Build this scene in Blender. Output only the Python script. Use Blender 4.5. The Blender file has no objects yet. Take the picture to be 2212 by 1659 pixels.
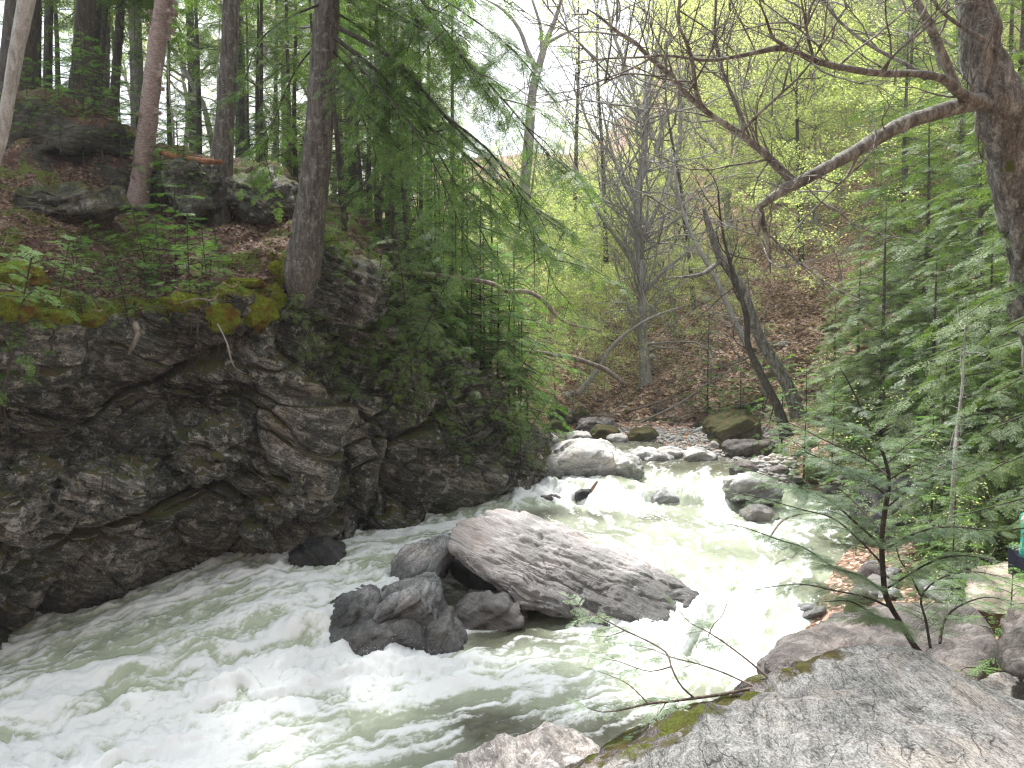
import bpy, bmesh, math, random
import numpy as np
from mathutils import Vector
from mathutils.bvhtree import BVHTree

scene = bpy.context.scene
COL = scene.collection
RNG = np.random.default_rng(7)

# ------------------------------------------------------------------ camera model
# the survey was taken on the photograph at 2212 x 1659; (u, v) is a bearing, Y the distance ahead in metres
F, CX, CY, HOR = 1840.0, 1106.0, 829.5, 700.0
PITCH = math.atan((CY - HOR) / F)
_f = np.array([0, math.cos(PITCH), -math.sin(PITCH)])
_u = np.array([0, math.sin(PITCH), math.cos(PITCH)])

def ray(u, v):
    d = np.array([(u - CX) / F, 0, 0]) + _f + _u * ((CY - v) / F)
    return d

def P(u, v, Y):
    d = ray(u, v)
    return d * (Y / d[1])

def PZ(u, v, z):
    d = ray(u, v)
    return d * (z / d[2])

# ------------------------------------------------------------------ noise
def _hash(ix, iy, iz, seed):
    with np.errstate(over='ignore'):
        h = (ix.astype(np.int64) * 73856093) ^ (iy.astype(np.int64) * 19349663) ^ (iz.astype(np.int64) * 83492791) ^ (seed * 2654435761)
        h = h & 0x7fffffff
        h = (h ^ (h >> 13)) * 1274126177 & 0x7fffffff
        h = (h ^ (h >> 16)) * 668265263 & 0x7fffffff
        h = h ^ (h >> 15)
    return h

def noise3(p, seed=0):
    p = np.asarray(p, dtype=np.float64)
    i = np.floor(p).astype(np.int64)
    f = p - i
    w = f * f * f * (f * (f * 6 - 15) + 10)
    out = np.zeros(len(p))
    for dx in (0, 1):
        wx = w[:, 0] if dx else 1 - w[:, 0]
        for dy in (0, 1):
            wy = w[:, 1] if dy else 1 - w[:, 1]
            for dz in (0, 1):
                wz = w[:, 2] if dz else 1 - w[:, 2]
                h = _hash(i[:, 0] + dx, i[:, 1] + dy, i[:, 2] + dz, seed)
                gx = ((h & 1023) / 511.5 - 1); gy = (((h >> 10) & 1023) / 511.5 - 1); gz = (((h >> 20) & 1023) / 511.5 - 1)
                out += wx * wy * wz * (gx * (f[:, 0] - dx) + gy * (f[:, 1] - dy) + gz * (f[:, 2] - dz))
    return out * 1.4

def fbm(p, oct=4, seed=0, gain=0.5, lac=2.03):
    a, s, o = 1.0, 1.0, np.zeros(len(p))
    for k in range(oct):
        o += a * noise3(p * s + k * 17.3, seed + k)
        a *= gain; s *= lac
    return o

def ridged(p, oct=4, seed=0, gain=0.5):
    a, s, o = 1.0, 1.0, np.zeros(len(p))
    for k in range(oct):
        o += a * (1 - 2.2 * np.abs(noise3(p * s + k * 11.1, seed + k)))
        a *= gain; s *= 2.1
    return o

def worley(p, seed=0):
    """nearest distance, gap to the second nearest, random value of the nearest cell"""
    i = np.floor(p).astype(np.int64)
    n = len(p)
    d1 = np.full(n, 9.0); d2 = np.full(n, 9.0); v = np.zeros(n)
    for dx in (-1, 0, 1):
        for dy in (-1, 0, 1):
            for dz in (-1, 0, 1):
                cx, cy, cz = i[:, 0] + dx, i[:, 1] + dy, i[:, 2] + dz
                h = _hash(cx, cy, cz, seed)
                qx = cx + (h & 1023) / 1023.0; qy = cy + ((h >> 10) & 1023) / 1023.0; qz = cz + ((h >> 20) & 1023) / 1023.0
                d = np.sqrt((p[:, 0] - qx) ** 2 + (p[:, 1] - qy) ** 2 + (p[:, 2] - qz) ** 2)
                c = d < d1
                d2 = np.where(c, d1, np.minimum(d2, d))
                v = np.where(c, ((h * 7919) & 1023) / 1023.0, v)
                d1 = np.where(c, d, d1)
    return d1, d2 - d1, v

def facets(p, seed, A, B, crev, cw=.12):
    """broken rock: every cell is a flat face of its own height and tilt, with a crack round it"""
    i = np.floor(p).astype(np.int64); n = len(p)
    d1 = np.full(n, 9.0); d2 = np.full(n, 9.0); v = np.zeros(n); t = np.zeros(n)
    for dx in (-1, 0, 1):
        for dy in (-1, 0, 1):
            for dz in (-1, 0, 1):
                cx, cy, cz = i[:, 0] + dx, i[:, 1] + dy, i[:, 2] + dz
                h = _hash(cx, cy, cz, seed)
                ox = p[:, 0] - cx - (h & 1023) / 1023.0; oy = p[:, 1] - cy - ((h >> 10) & 1023) / 1023.0; oz = p[:, 2] - cz - ((h >> 20) & 1023) / 1023.0
                d = np.sqrt(ox * ox + oy * oy + oz * oz); c = d < d1
                d2 = np.where(c, d1, np.minimum(d2, d))
                g = (h * 7919) & 0x7fffffff
                v = np.where(c, (g & 1023) / 1023.0, v)
                t = np.where(c, ox * ((g >> 10 & 255) / 127.5 - 1) + oy * ((g >> 14 & 255) / 127.5 - 1) + oz * ((g >> 20 & 255) / 127.5 - 1), t)
                d1 = np.where(c, d, d1)
    return (v - .5) * A + t * B - (1 - sstep(0, cw, d2 - d1)) * crev

def basis(along, normal):
    l = np.asarray(along, float); l = l / np.linalg.norm(l); m = np.asarray(normal, float); m = m - l * (m @ l); m = m / np.linalg.norm(m)
    return np.array([l, np.cross(m, l), m])

def sstep(a, b, x):
    t = np.clip((x - a) / (b - a), 0, 1)
    return t * t * (3 - 2 * t)

# ------------------------------------------------------------------ mesh output
def mesh_np(name, verts, faces, mat=None, smooth=True, attrs=None, mats=None, midx=None):
    verts = np.ascontiguousarray(verts, dtype=np.float32)
    faces = np.ascontiguousarray(faces, dtype=np.int32)
    me = bpy.data.meshes.new(name)
    nf, k = faces.shape
    me.vertices.add(len(verts)); me.vertices.foreach_set('co', verts.ravel())
    me.loops.add(nf * k); me.loops.foreach_set('vertex_index', faces.ravel())
    me.polygons.add(nf); me.polygons.foreach_set('loop_start', np.arange(0, nf * k, k, dtype=np.int32))
    me.polygons.foreach_set('loop_total', np.full(nf, k, dtype=np.int32)) if bpy.app.version < (4, 1, 0) else None
    me.polygons.foreach_set('use_smooth', np.full(nf, smooth, dtype=bool))
    if attrs:
        for an, av in attrs.items():
            a = me.attributes.new(an, 'FLOAT', 'POINT')
            a.data.foreach_set('value', np.ascontiguousarray(av, dtype=np.float32))
    for m in (mats or ([mat] if mat else [])):
        me.materials.append(m)
    if midx is not None:
        me.polygons.foreach_set('material_index', np.ascontiguousarray(midx, dtype=np.int32))
    me.update(calc_edges=True)
    return me

def link(name, me, parent=None, loc=None):
    o = bpy.data.objects.new(name, me)
    COL.objects.link(o)
    if parent is not None: o.parent = parent
    if loc is not None: o.location = loc
    return o

def tag(o, label=None, cat=None, group=None, kind=None):
    if label: o['label'] = label
    if cat: o['category'] = cat
    if group: o['group'] = group
    if kind: o['kind'] = kind
    return o

def empty(name, loc=(0, 0, 0)):
    o = bpy.data.objects.new(name, None); COL.objects.link(o); o.location = loc
    o.empty_display_size = 0.2
    return o

def copy_tree(o, parent=None):
    c = o.copy(); COL.objects.link(c)
    if parent is not None: c.parent = parent
    for ch in [x for x in bpy.data.objects if x.parent == o] if False else list(o.children):
        copy_tree(ch, c)
    return c

def grid_faces(nu, nv):
    a = np.arange(nu * nv).reshape(nu, nv)
    return np.stack([a[:-1, :-1], a[1:, :-1], a[1:, 1:], a[:-1, 1:]], -1).reshape(-1, 4)

def grid_normals(V, nu, nv):
    g = V.reshape(nu, nv, 3)
    du = np.gradient(g, axis=0); dv = np.gradient(g, axis=1)
    n = np.cross(du, dv).reshape(-1, 3)
    n /= np.linalg.norm(n, axis=1, keepdims=True) + 1e-9
    return n

def bvh_of(verts, faces):
    return BVHTree.FromPolygons([tuple(v) for v in verts.tolist()], [tuple(f) for f in faces.tolist()])

# ------------------------------------------------------------------ materials
def new_mat(name):
    m = bpy.data.materials.new(name); m.use_nodes = True
    nt = m.node_tree; nt.nodes.clear()
    return m, nt

class NT:
    def __init__(s, nt): s.nt = nt
    def n(s, typ, **kw):
        nd = s.nt.nodes.new(typ)
        for k, v in kw.items():
            if k == 'inp':
                for a, b in v.items():
                    if isinstance(b, bpy.types.NodeSocket): s.nt.links.new(b, nd.inputs[a])
                    else: nd.inputs[a].default_value = b
            else: setattr(nd, k, v)
        return nd
    def noise(s, vec, scale, detail=6, rough=.6, dist=0.0):
        return s.n('ShaderNodeTexNoise', inp={'Vector': vec, 'Scale': scale, 'Detail': detail, 'Roughness': rough, 'Distortion': dist}).outputs[0]
    def ramp(s, fac, stops, interp='LINEAR'):
        r = s.n('ShaderNodeValToRGB', inp={'Fac': fac})
        r.color_ramp.interpolation = interp
        el = r.color_ramp.elements
        while len(el) < len(stops): el.new(0.5)
        for e, (p, c) in zip(el, stops):
            e.position = p
            e.color = (c, c, c, 1) if isinstance(c, (int, float)) else (*c, 1)
        return r.outputs[0]
    def mix(s, f, a, b, mode='MIX'):
        m = s.n('ShaderNodeMix', data_type='RGBA', blend_type=mode)
        for k, v in ((0, f), (6, a), (7, b)):
            if isinstance(v, bpy.types.NodeSocket): s.nt.links.new(v, m.inputs[k])
            elif k == 0: m.inputs[0].default_value = v
            else: m.inputs[k].default_value = (*v, 1) if len(v) == 3 else v
        return m.outputs[2]
    def math(s, op, a, b=0.0, c=None):
        m = s.n('ShaderNodeMath', operation=op)
        for k, v in enumerate((a, b) if c is None else (a, b, c)):
            if isinstance(v, bpy.types.NodeSocket): s.nt.links.new(v, m.inputs[k])
            else: m.inputs[k].default_value = v
        return m.outputs[0]
    def mapping(s, vec, scale=(1, 1, 1), rot=(0, 0, 0), loc=(0, 0, 0)):
        return s.n('ShaderNodeMapping', inp={'Vector': vec, 'Scale': scale, 'Rotation': rot, 'Location': loc}).outputs[0]
    def bump(s, h, strength, dist, normal=None):
        b = s.n('ShaderNodeBump', inp={'Height': h, 'Strength': strength, 'Distance': dist})
        if normal is not None: s.nt.links.new(normal, b.inputs['Normal'])
        return b.outputs[0]
    def out(s, sh):
        o = s.n('ShaderNodeOutputMaterial'); s.nt.links.new(sh, o.inputs[0])

def rock_mat(name, dark, mid, light, rot=(0, 0, 0), moss=0.0, moss_col=(.055, .068, .014), lichen=0.3, scale=1.0, rough=.8,
             wet_z=None, stretch=5.0, streak=1.0, bump=1.0, crack=.45, second=None, spec=.18, warp_=.6, grain_=.45):
    m, nt = new_mat(name); k = NT(nt)
    if isinstance(rot, np.ndarray):
        from mathutils import Matrix
        rot = tuple(Matrix(rot.tolist()).to_euler())
    tc = k.n('ShaderNodeTexCoord'); geo = k.n('ShaderNodeNewGeometry')
    pos = geo.outputs['Position']
    mp = k.mapping(pos, scale=(scale, scale, scale), rot=rot)
    st = k.mapping(mp, scale=(.4, 1, stretch))
    warp = k.n('ShaderNodeTexNoise', inp={'Vector': mp, 'Scale': 2.2, 'Detail': 5}).outputs['Color']
    wv = k.n('ShaderNodeVectorMath', operation='MULTIPLY_ADD', inp={0: warp, 1: (warp_, warp_, warp_ * 1.5), 2: st}).outputs[0]
    n1 = k.noise(wv, 2.3, 8, .65)
    n2 = k.noise(wv, 9.0, 8, .78, .2)
    n3 = k.noise(mp, 1.1, 4, .6)
    grain = k.noise(k.mapping(mp, scale=(.7, 1, 2.2)), 42, 4, .8)
    v = k.math('MULTIPLY_ADD', n2, .55 * streak, k.math('MULTIPLY', n1, .45))
    v = k.math('ADD', v, k.math('MULTIPLY', k.math('SUBTRACT', grain, .5), grain_))
    v = k.math('ADD', v, k.math('MULTIPLY', k.math('SUBTRACT', n3, .5), .25))
    base = k.ramp(v, [(.36, dark), (.49, mid), (.63, light)])
    if second:
        (c1, c2, c3), pn, off = second
        b2 = k.ramp(v, [(.36, c1), (.49, c2), (.63, c3)])
        dp = k.n('ShaderNodeVectorMath', operation='DOT_PRODUCT', inp={0: pos, 1: pn}).outputs['Value']
        sf = k.math('ADD', k.math('SUBTRACT', dp, off), k.math('MULTIPLY', k.math('SUBTRACT', n3, .5), 1.6))
        sf = k.ramp(k.math('ADD', sf, .5), [(.42, 1.), (.58, 0.)])
        base = k.mix(sf, base, b2)
    tint = k.ramp(n3, [(.35, (.8, .84, .8)), (.5, (1, 1, 1)), (.65, (1.12, 1.03, .95))])
    base = k.mix(.8, base, tint, 'MULTIPLY')
    ck = k.n('ShaderNodeTexVoronoi', feature='DISTANCE_TO_EDGE', inp={'Vector': k.mapping(wv, scale=(.55, .8, .7)), 'Scale': 1.5 * 1.0}).outputs['Distance']
    ckf = k.ramp(ck, [(.0, .15), (.014, 1.)])
    base = k.mix(crack, base, ckf, 'MULTIPLY')
    # lichen crusts
    lv = k.n('ShaderNodeTexNoise', inp={'Vector': mp, 'Scale': 5.0, 'Detail': 8, 'Roughness': .75}).outputs[0]
    lf = k.ramp(lv, [(.55, 0.0), (.61, 1.0)])
    lf = k.math('MULTIPLY', lf, lichen)
    base = k.mix(lf, base, tuple(min(.8, c * 1.5 + .05) for c in light))
    sep = k.n('ShaderNodeSeparateXYZ', inp={0: geo.outputs['Normal']})
    up = sep.outputs[2]
    height = k.math('ADD', k.math('MULTIPLY', n2, .9), k.math('MULTIPLY', grain, .22))
    height = k.math('ADD', height, k.math('MULTIPLY', ckf, .6 * crack))
    rg = rough
    if moss != 0:
        mn = k.noise(mp, 1.9, 6, .7)
        mf = k.math('ADD', k.math('MULTIPLY', up, .55), mn)
        mf = k.ramp(mf, [(1.12 - moss * .6 - .1, 0.0), (1.12 - moss * .6, 1.0)])
        if second: mf = k.math('MULTIPLY', mf, sf)
        mc = k.ramp(k.noise(mp, 40, 3, .7), [(.35, tuple(c * .45 for c in moss_col)), (.65, moss_col)])
        mcy = k.mix(k.ramp(k.noise(mp, 2.5, 3), [(.4, 0.), (.6, 1.)]), mc, (.075, .06, .02))
        base = k.mix(mf, base, mcy)
    if wet_z is not None:
        z = k.n('ShaderNodeSeparateXYZ', inp={0: pos}).outputs[2]
        wn = k.math('MULTIPLY_ADD', k.noise(mp, 3.0, 3), .5, k.math('SUBTRACT', z, wet_z))
        wf = k.ramp(wn, [(.25, 1.0), (.55, 0.0)])
        base = k.mix(wf, base, k.mix(1.0, base, (.38, .38, .38), 'MULTIPLY'))
        rg = k.ramp(wf, [(0, rough), (1, .28)])
    nrm = k.bump(height, .55 * bump, .05)
    p = k.n('ShaderNodeBsdfPrincipled', inp={'Base Color': base, 'Roughness': rg, 'Normal': nrm})
    p.inputs['Specular IOR Level'].default_value = spec if wet_z is None else .3
    k.out(p.outputs[0])
    return m

def leaf_mat(name, c1, c2, c3=None, rough=.5, trans=.35, sheen=None):
    m, nt = new_mat(name); k = NT(nt)
    geo = k.n('ShaderNodeNewGeometry'); oi = k.n('ShaderNodeObjectInfo')
    r = geo.outputs['Random Per Island']
    big = k.noise(geo.outputs['Position'], .9, 3, .6)
    f = k.math('ADD', k.math('MULTIPLY', r, .5), k.math('MULTIPLY', big, .9))
    f = k.math('ADD', f, k.math('MULTIPLY', oi.outputs['Random'], .25))
    col = k.ramp(f, [(.35, c1), (.75, c2), (1.0, c3 or c2)])
    p = k.n('ShaderNodeBsdfPrincipled', inp={'Base Color': col, 'Roughness': rough})
    p.inputs['Specular IOR Level'].default_value = .25
    t = k.n('ShaderNodeBsdfTranslucent', inp={'Color': k.mix(1.0, col, (1.5, 1.6, .8), 'MULTIPLY')})
    mx = k.n('ShaderNodeMixShader', inp={0: trans, 1: p.outputs[0], 2: t.outputs[0]})
    k.out(mx.outputs[0])
    return m

def bark_mat(name, dark, mid, light, moss=0.0, horiz=False, lichen=.4, lich_col=(.35, .38, .33), bump=1.0):
    m, nt = new_mat(name); k = NT(nt)
    tc = k.n('ShaderNodeTexCoord')
    pos = tc.outputs['Object']
    st = k.mapping(pos, scale=(1, 1, 5.0) if horiz else (1, 1, .22))
    n1 = k.noise(st, 14.0, 6, .7, .6)
    n2 = k.noise(pos, 3.0, 5, .65)
    n3 = k.noise(pos, 45, 3, .7)
    v = k.math('MULTIPLY_ADD', n1, .7, k.math('MULTIPLY', n3, .3))
    col = k.ramp(v, [(.36, dark), (.5, mid), (.66, light)])
    lf = k.math('MULTIPLY', k.ramp(k.noise(pos, 7.0, 8, .8), [(.55, 0.), (.6, 1.)]), lichen)
    col = k.mix(lf, col, lich_col)
    if moss > 0:
        mf = k.ramp(n2, [(.72 - moss * .35, 0.), (.78 - moss * .35, 1.)])
        col = k.mix(mf, col, (.06, .075, .015))
    p = k.n('ShaderNodeBsdfPrincipled', inp={'Base Color': col, 'Roughness': .85, 'Normal': k.bump(v, .8 * bump, .03)})
    p.inputs['Specular IOR Level'].default_value = .25
    k.out(p.outputs[0])
    return m

def plain_mat(name, c, rough=.8, noise=.25, scale=20):
    m, nt = new_mat(name); k = NT(nt)
    tc = k.n('ShaderNodeTexCoord')
    n = k.noise(tc.outputs['Object'], scale, 4)
    col = k.ramp(n, [(.3, tuple(x * (1 - noise) for x in c)), (.7, tuple(x * (1 + noise) for x in c))])
    p = k.n('ShaderNodeBsdfPrincipled', inp={'Base Color': col, 'Roughness': rough, 'Normal': k.bump(n, .3, .01)})
    k.out(p.outputs[0])
    return m
# ================================================================== water surface
# (bearing u, v, level z, whiteness, flow x, flow y)
WC = [
 (1180,940,-3.30,.0,-.2,-1),(1250,950,-3.30,.0,-.2,-1),(1350,955,-3.30,.0,-.4,-1),(1450,1000,-3.32,.05,-.5,-1),(1560,1000,-3.32,.0,-.6,-1),
 (1180,1005,-3.32,.05,-.1,-1),(1200,1035,-3.36,.75,.1,-1),(1170,1050,-3.5,1.1,.1,-1),(1260,1035,-3.36,.25,0,-1),(1330,1030,-3.36,.2,0,-1),(1200,1075,-3.72,.9,.1,-1),
 (1250,1078,-3.72,1.,.1,-1),(1350,1088,-3.76,1.25,.1,-1),(1330,1062,-3.55,1.3,0,-1),(1390,1075,-3.7,1.1,.1,-1),(1280,1070,-3.68,1.1,.1,-1),(1400,1045,-3.45,.65,-.1,-1),(1480,1050,-3.45,.5,-.2,-1),
 (1560,1055,-3.47,.45,-.2,-1),(1640,1050,-3.48,.4,-.2,-1),(1500,1095,-3.78,.3,0,-1),(1440,1095,-3.79,.35,0,-1),(1600,1110,-3.78,.4,0,-1),(1700,1100,-3.74,.45,0,-1),
 (1300,1110,-3.82,.1,.3,-.9),(1230,1100,-3.8,.25,.3,-.9),(1180,1110,-3.82,.15,.2,-1),(1400,1120,-3.83,.15,.3,-.9),(1500,1130,-3.84,.3,.2,-1),(1600,1140,-3.85,.35,.1,-1),
 (1250,1150,-3.86,.3,.5,-.8),(1350,1150,-3.87,.3,.5,-.8),(1400,1180,-3.9,.4,.5,-.8),(1450,1160,-3.88,.35,.3,-1),(1550,1190,-3.9,.3,0,-1),(1650,1200,-3.92,.3,-.2,-1),(1750,1190,-3.9,.25,-.3,-1),(1850,1180,-3.9,.1,-.3,-1),
 (1480,1210,-3.93,.5,.3,-1),(1540,1240,-3.97,.6,0,-1),(1600,1250,-3.98,.5,-.3,-1),(1700,1260,-3.98,.25,-.4,-1),(1800,1270,-3.98,.1,-.5,-1),
 (1530,1280,-4.08,.8,-.2,-1),(1600,1300,-4.2,.75,-.3,-1),(1500,1310,-4.25,1.1,-.3,-1),(1560,1330,-4.35,1.1,-.4,-1),(1660,1310,-4.15,.35,-.4,-1),
 (1480,1350,-4.5,1.2,-.5,-.9),(1430,1380,-4.65,1.2,-.7,-.7),(1540,1370,-4.58,1.,-.5,-.9),(1620,1380,-4.5,.45,-.4,-1),(1500,1420,-4.72,.95,-.5,-.9),(1600,1440,-4.7,.35,-.3,-1),(1450,1430,-4.76,.8,-.6,-.8),
 (1380,1420,-4.78,.65,-.8,-.5),(1300,1400,-4.76,.4,-1,-.3),(1200,1370,-4.72,.25,-1,-.3),(1120,1360,-4.7,.1,-1,-.3),(1050,1390,-4.72,.15,-1,-.3),(1000,1300,-4.62,.0,-1,-.2),(1080,1310,-4.62,.0,-1,-.2),
 (1350,1480,-4.8,.4,-1,-.5),(1450,1500,-4.8,.35,-.8,-.5),(1550,1500,-4.78,.2,-.5,-.8),(1250,1440,-4.8,.45,-1,-.3),(1150,1430,-4.8,.55,-1,-.3),(1050,1450,-4.82,.75,-1,-.25),
 (1250,1520,-4.84,.3,-1,-.6),(1150,1500,-4.84,.35,-1,-.4),(1350,1570,-4.86,.1,-1,-.6),(1150,1600,-4.9,.12,-1,-.7),(1050,1560,-4.88,.1,-1,-.5),(1050,1500,-4.86,.35,-1,-.3),
 (1530,1350,-4.45,1.2,-.5,-.9),(1580,1340,-4.38,1.1,-.5,-.9),(1470,1400,-4.70,1.2,-.6,-.8),(1520,1300,-4.22,1.2,-.3,-1),(1400,1410,-4.75,1.1,-.8,-.5),(1560,1250,-3.99,.9,-.1,-1),(1600,1230,-3.96,.75,-.2,-1),(1570,1290,-4.15,1.1,-.3,-1),(1620,1340,-4.32,.8,-.4,-1),(1560,1400,-4.65,1.,-.5,-.9),
 (1450,1200,-3.92,.6,.2,-1),(1350,1125,-3.84,.35,.4,-.9),(1650,1160,-3.87,.55,0,-1),(1420,1140,-3.86,.5,.4,-.9),
 (930,1165,-3.96,.4,-1,-.5),(870,1185,-4.03,.6,-1,-.6),(800,1180,-4.03,.5,-1,-.4),(740,1175,-4.03,.5,-1,-.4),(800,1210,-4.08,.5,-1,-.6),(780,1240,-4.14,.85,-.9,-.7),(700,1265,-4.2,.75,-.9,-.7),(620,1195,-4.06,.8,-.9,-.6),
 (560,1225,-4.12,.75,-1,-.7),(500,1260,-4.22,.5,-1,-.8),(600,1270,-4.2,.5,-1,-.6),(550,1310,-4.3,.55,-1,-.6),(650,1320,-4.32,.65,-1,-.6),(430,1300,-4.34,.5,-1,-.8),
 (350,1340,-4.44,.5,-1,-.9),(450,1370,-4.48,.6,-1,-.6),(250,1370,-4.52,.45,-1,-.9),(300,1420,-4.6,.45,-1,-.7),(180,1410,-4.62,.4,-1,-.9),(100,1450,-4.7,.5,-1,-.8),(0,1470,-4.76,.55,-1,-.8),
 (560,1390,-4.55,.8,-1,-.5),(680,1400,-4.62,1.,-1,-.4),(800,1430,-4.74,1.15,-1,-.4),(900,1450,-4.8,1.15,-1,-.2),(980,1450,-4.8,.95,-1,-.2),(650,1450,-4.72,1.1,-1,-.3),(500,1450,-4.72,.9,-1,-.4),
 (350,1480,-4.78,.65,-1,-.5),(200,1500,-4.8,.6,-1,-.6),(50,1530,-4.88,.65,-1,-.6),(700,1480,-4.82,.95,-1,-.2),(550,1500,-4.84,.9,-1,-.3),(400,1530,-4.86,.95,-1,-.4),(250,1570,-4.92,1.1,-1,-.5),
 (100,1600,-4.96,1.15,-1,-.5),(850,1490,-4.86,.6,-1,-.2),(950,1520,-4.88,.3,-1,-.3),(750,1530,-4.88,.45,-1,-.3),(850,1580,-4.92,.4,-1,-.4),(650,1550,-4.9,.6,-1,-.4),(550,1580,-4.93,.8,-1,-.4),
 (400,1600,-4.96,1.,-1,-.5),(300,1640,-5.,1.15,-1,-.5),(600,1630,-4.98,.6,-1,-.5),(750,1630,-4.96,.45,-1,-.5),(900,1640,-4.96,.3,-1,-.6),(150,1659,-5.02,1.15,-1,-.5),(-150,1560,-5.,.8,-1,-.6),
 (-150,1480,-4.9,.6,-1,-.6),(-300,1700,-5.1,.9,-1,-.6),(400,1800,-5.1,.9,-1,-.6),(900,1800,-5.1,.4,-1,-.6),(1400,1700,-5.0,.2,-1,-.6),
 (950,925,-3.28,0,1,-.8),(700,925,-3.28,0,1,-.5),(1300,925,-3.29,0,0,-1),
]
_wp = np.array([PZ(u, v, z)[:2] for u, v, z, *_ in WC])
_wv = np.array([(z, w, fx, fy) for _, _, z, w, fx, fy in WC])

def water_fields(xy, chunk=60000):
    out = np.empty((len(xy), 4))
    # spread in depth is coarser far away, so the influence radius grows with distance
    for a in range(0, len(xy), chunk):
        q = xy[a:a + chunk]
        d2 = (q[:, None, 0] - _wp[None, :, 0]) ** 2 + (q[:, None, 1] - _wp[None, :, 1]) ** 2
        w = 1 / (d2 + .015) ** 1.9
        w /= w.sum(1, keepdims=True)
        out[a:a + chunk] = w @ _wv
    return out

WX0, WX1, WY0, WY1, WS = -15.0, 9.6, 6.2, 33.0, 0.035
nx = int((WX1 - WX0) / WS); ny = int((WY1 - WY0) / WS)
gx, gy = np.meshgrid(WX0 + np.arange(nx) * WS, WY0 + np.arange(ny) * WS, indexing='ij')
cx_, cy_ = np.meshgrid(WX0 + np.arange(0, nx + 6, 6) * WS, WY0 + np.arange(0, ny + 6, 6) * WS, indexing='ij')
cf = water_fields(np.stack([cx_.ravel(), cy_.ravel()], 1)).reshape(cx_.shape + (4,))

def bil(A, fx, fy):
    fx = np.clip(fx, 0, A.shape[0] - 1.001); fy = np.clip(fy, 0, A.shape[1] - 1.001)
    i = fx.astype(np.int32); j = fy.astype(np.int32); a = fx - i; b = fy - j
    if A.ndim == 3: a = a[..., None]; b = b[..., None]
    return A[i, j] * (1 - a) * (1 - b) + A[i + 1, j] * a * (1 - b) + A[i, j + 1] * (1 - a) * b + A[i + 1, j + 1] * a * b

def water_at(x, y):
    return bil(cf, (np.asarray(x) - WX0) / WS / 6, (np.asarray(y) - WY0) / WS / 6)

wf = water_at(gx, gy)
Wz, Ww, fx_, fy_ = wf[..., 0], wf[..., 1], wf[..., 2], wf[..., 3]
# swirling perturbation of the flow
pp = np.stack([gx.ravel(), gy.ravel(), np.zeros(gx.size)], 1)
psi = (fbm(pp * 1.3, 3, 5) * .55 * 1.0).reshape(gx.shape)
sx = np.gradient(psi, WS, axis=1); sy = -np.gradient(psi, WS, axis=0)
tw = np.clip(.25 + Ww, 0, 1.1)
fx_ = fx_ + sx * tw; fy_ = fy_ + sy * tw
nrm_ = np.sqrt(fx_ ** 2 + fy_ ** 2) + 1e-6
fx_, fy_ = fx_ / nrm_, fy_ / nrm_

def lic(src, steps, stp):
    acc = src.copy(); wsum = 1.0
    for sg in (1, -1):
        X = np.broadcast_to(np.arange(nx)[:, None], src.shape).astype(np.float32).copy()
        Y_ = np.broadcast_to(np.arange(ny)[None, :], src.shape).astype(np.float32).copy()
        for s in range(steps):
            i = np.clip(X, 0, nx - 1).astype(np.int32); j = np.clip(Y_, 0, ny - 1).astype(np.int32)
            X += sg * stp * fx_[i, j]; Y_ += sg * stp * fy_[i, j]
            w = 1 - s / steps
            i = np.clip(X + .5, 0, nx - 1).astype(np.int32); j = np.clip(Y_ + .5, 0, ny - 1).astype(np.int32)
            acc += w * src[i, j]; wsum += w
    acc /= wsum
    return (acc - acc.mean()) / acc.std()

r2 = np.random.default_rng(3)
srcA = r2.standard_normal((nx, ny)).astype(np.float32)
def blur(a, n):
    for _ in range(n):
        a = (np.roll(a, 1, 0) + np.roll(a, -1, 0) + np.roll(a, 1, 1) + np.roll(a, -1, 1) + 2 * a) / 6
    return a
L1 = lic(blur(srcA, 1), 24, 1.0)
L2 = lic(blur(r2.standard_normal((nx, ny)).astype(np.float32), 24), 20, 2.2)
turb = fbm(pp * 2.6, 4, 21).reshape(gx.shape)
wn_ = noise3(pp * 1.7, 77)[:, None] * .25
rid = ridged(np.concatenate([pp[:, :2] + wn_, pp[:, 2:]], 1) * 3.2, 4, 31).reshape(gx.shape)
rid = (rid - rid.mean()) / rid.std()
fine = fbm(pp * 16, 3, 41).reshape(gx.shape)
Wc = np.clip(Ww, 0, 1.1)
hump = L2 * .034 * (.2 + Wc) + L1 * .012 * (.15 + Wc) + turb * .11 * Wc + np.clip(rid, -1, 2.5) * .005 * Wc + fine * .008 * Wc
foam_v = np.minimum(Wc, .92) * 1.25 - .42 + L2 * .22 + L1 * .26 + rid * .06 + fine * .22 + turb * .3
foam_v = foam_v * np.clip(Wc * 6, 0, 1)
WV = np.stack([gx, gy, Wz + hump], -1).reshape(-1, 3)

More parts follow.
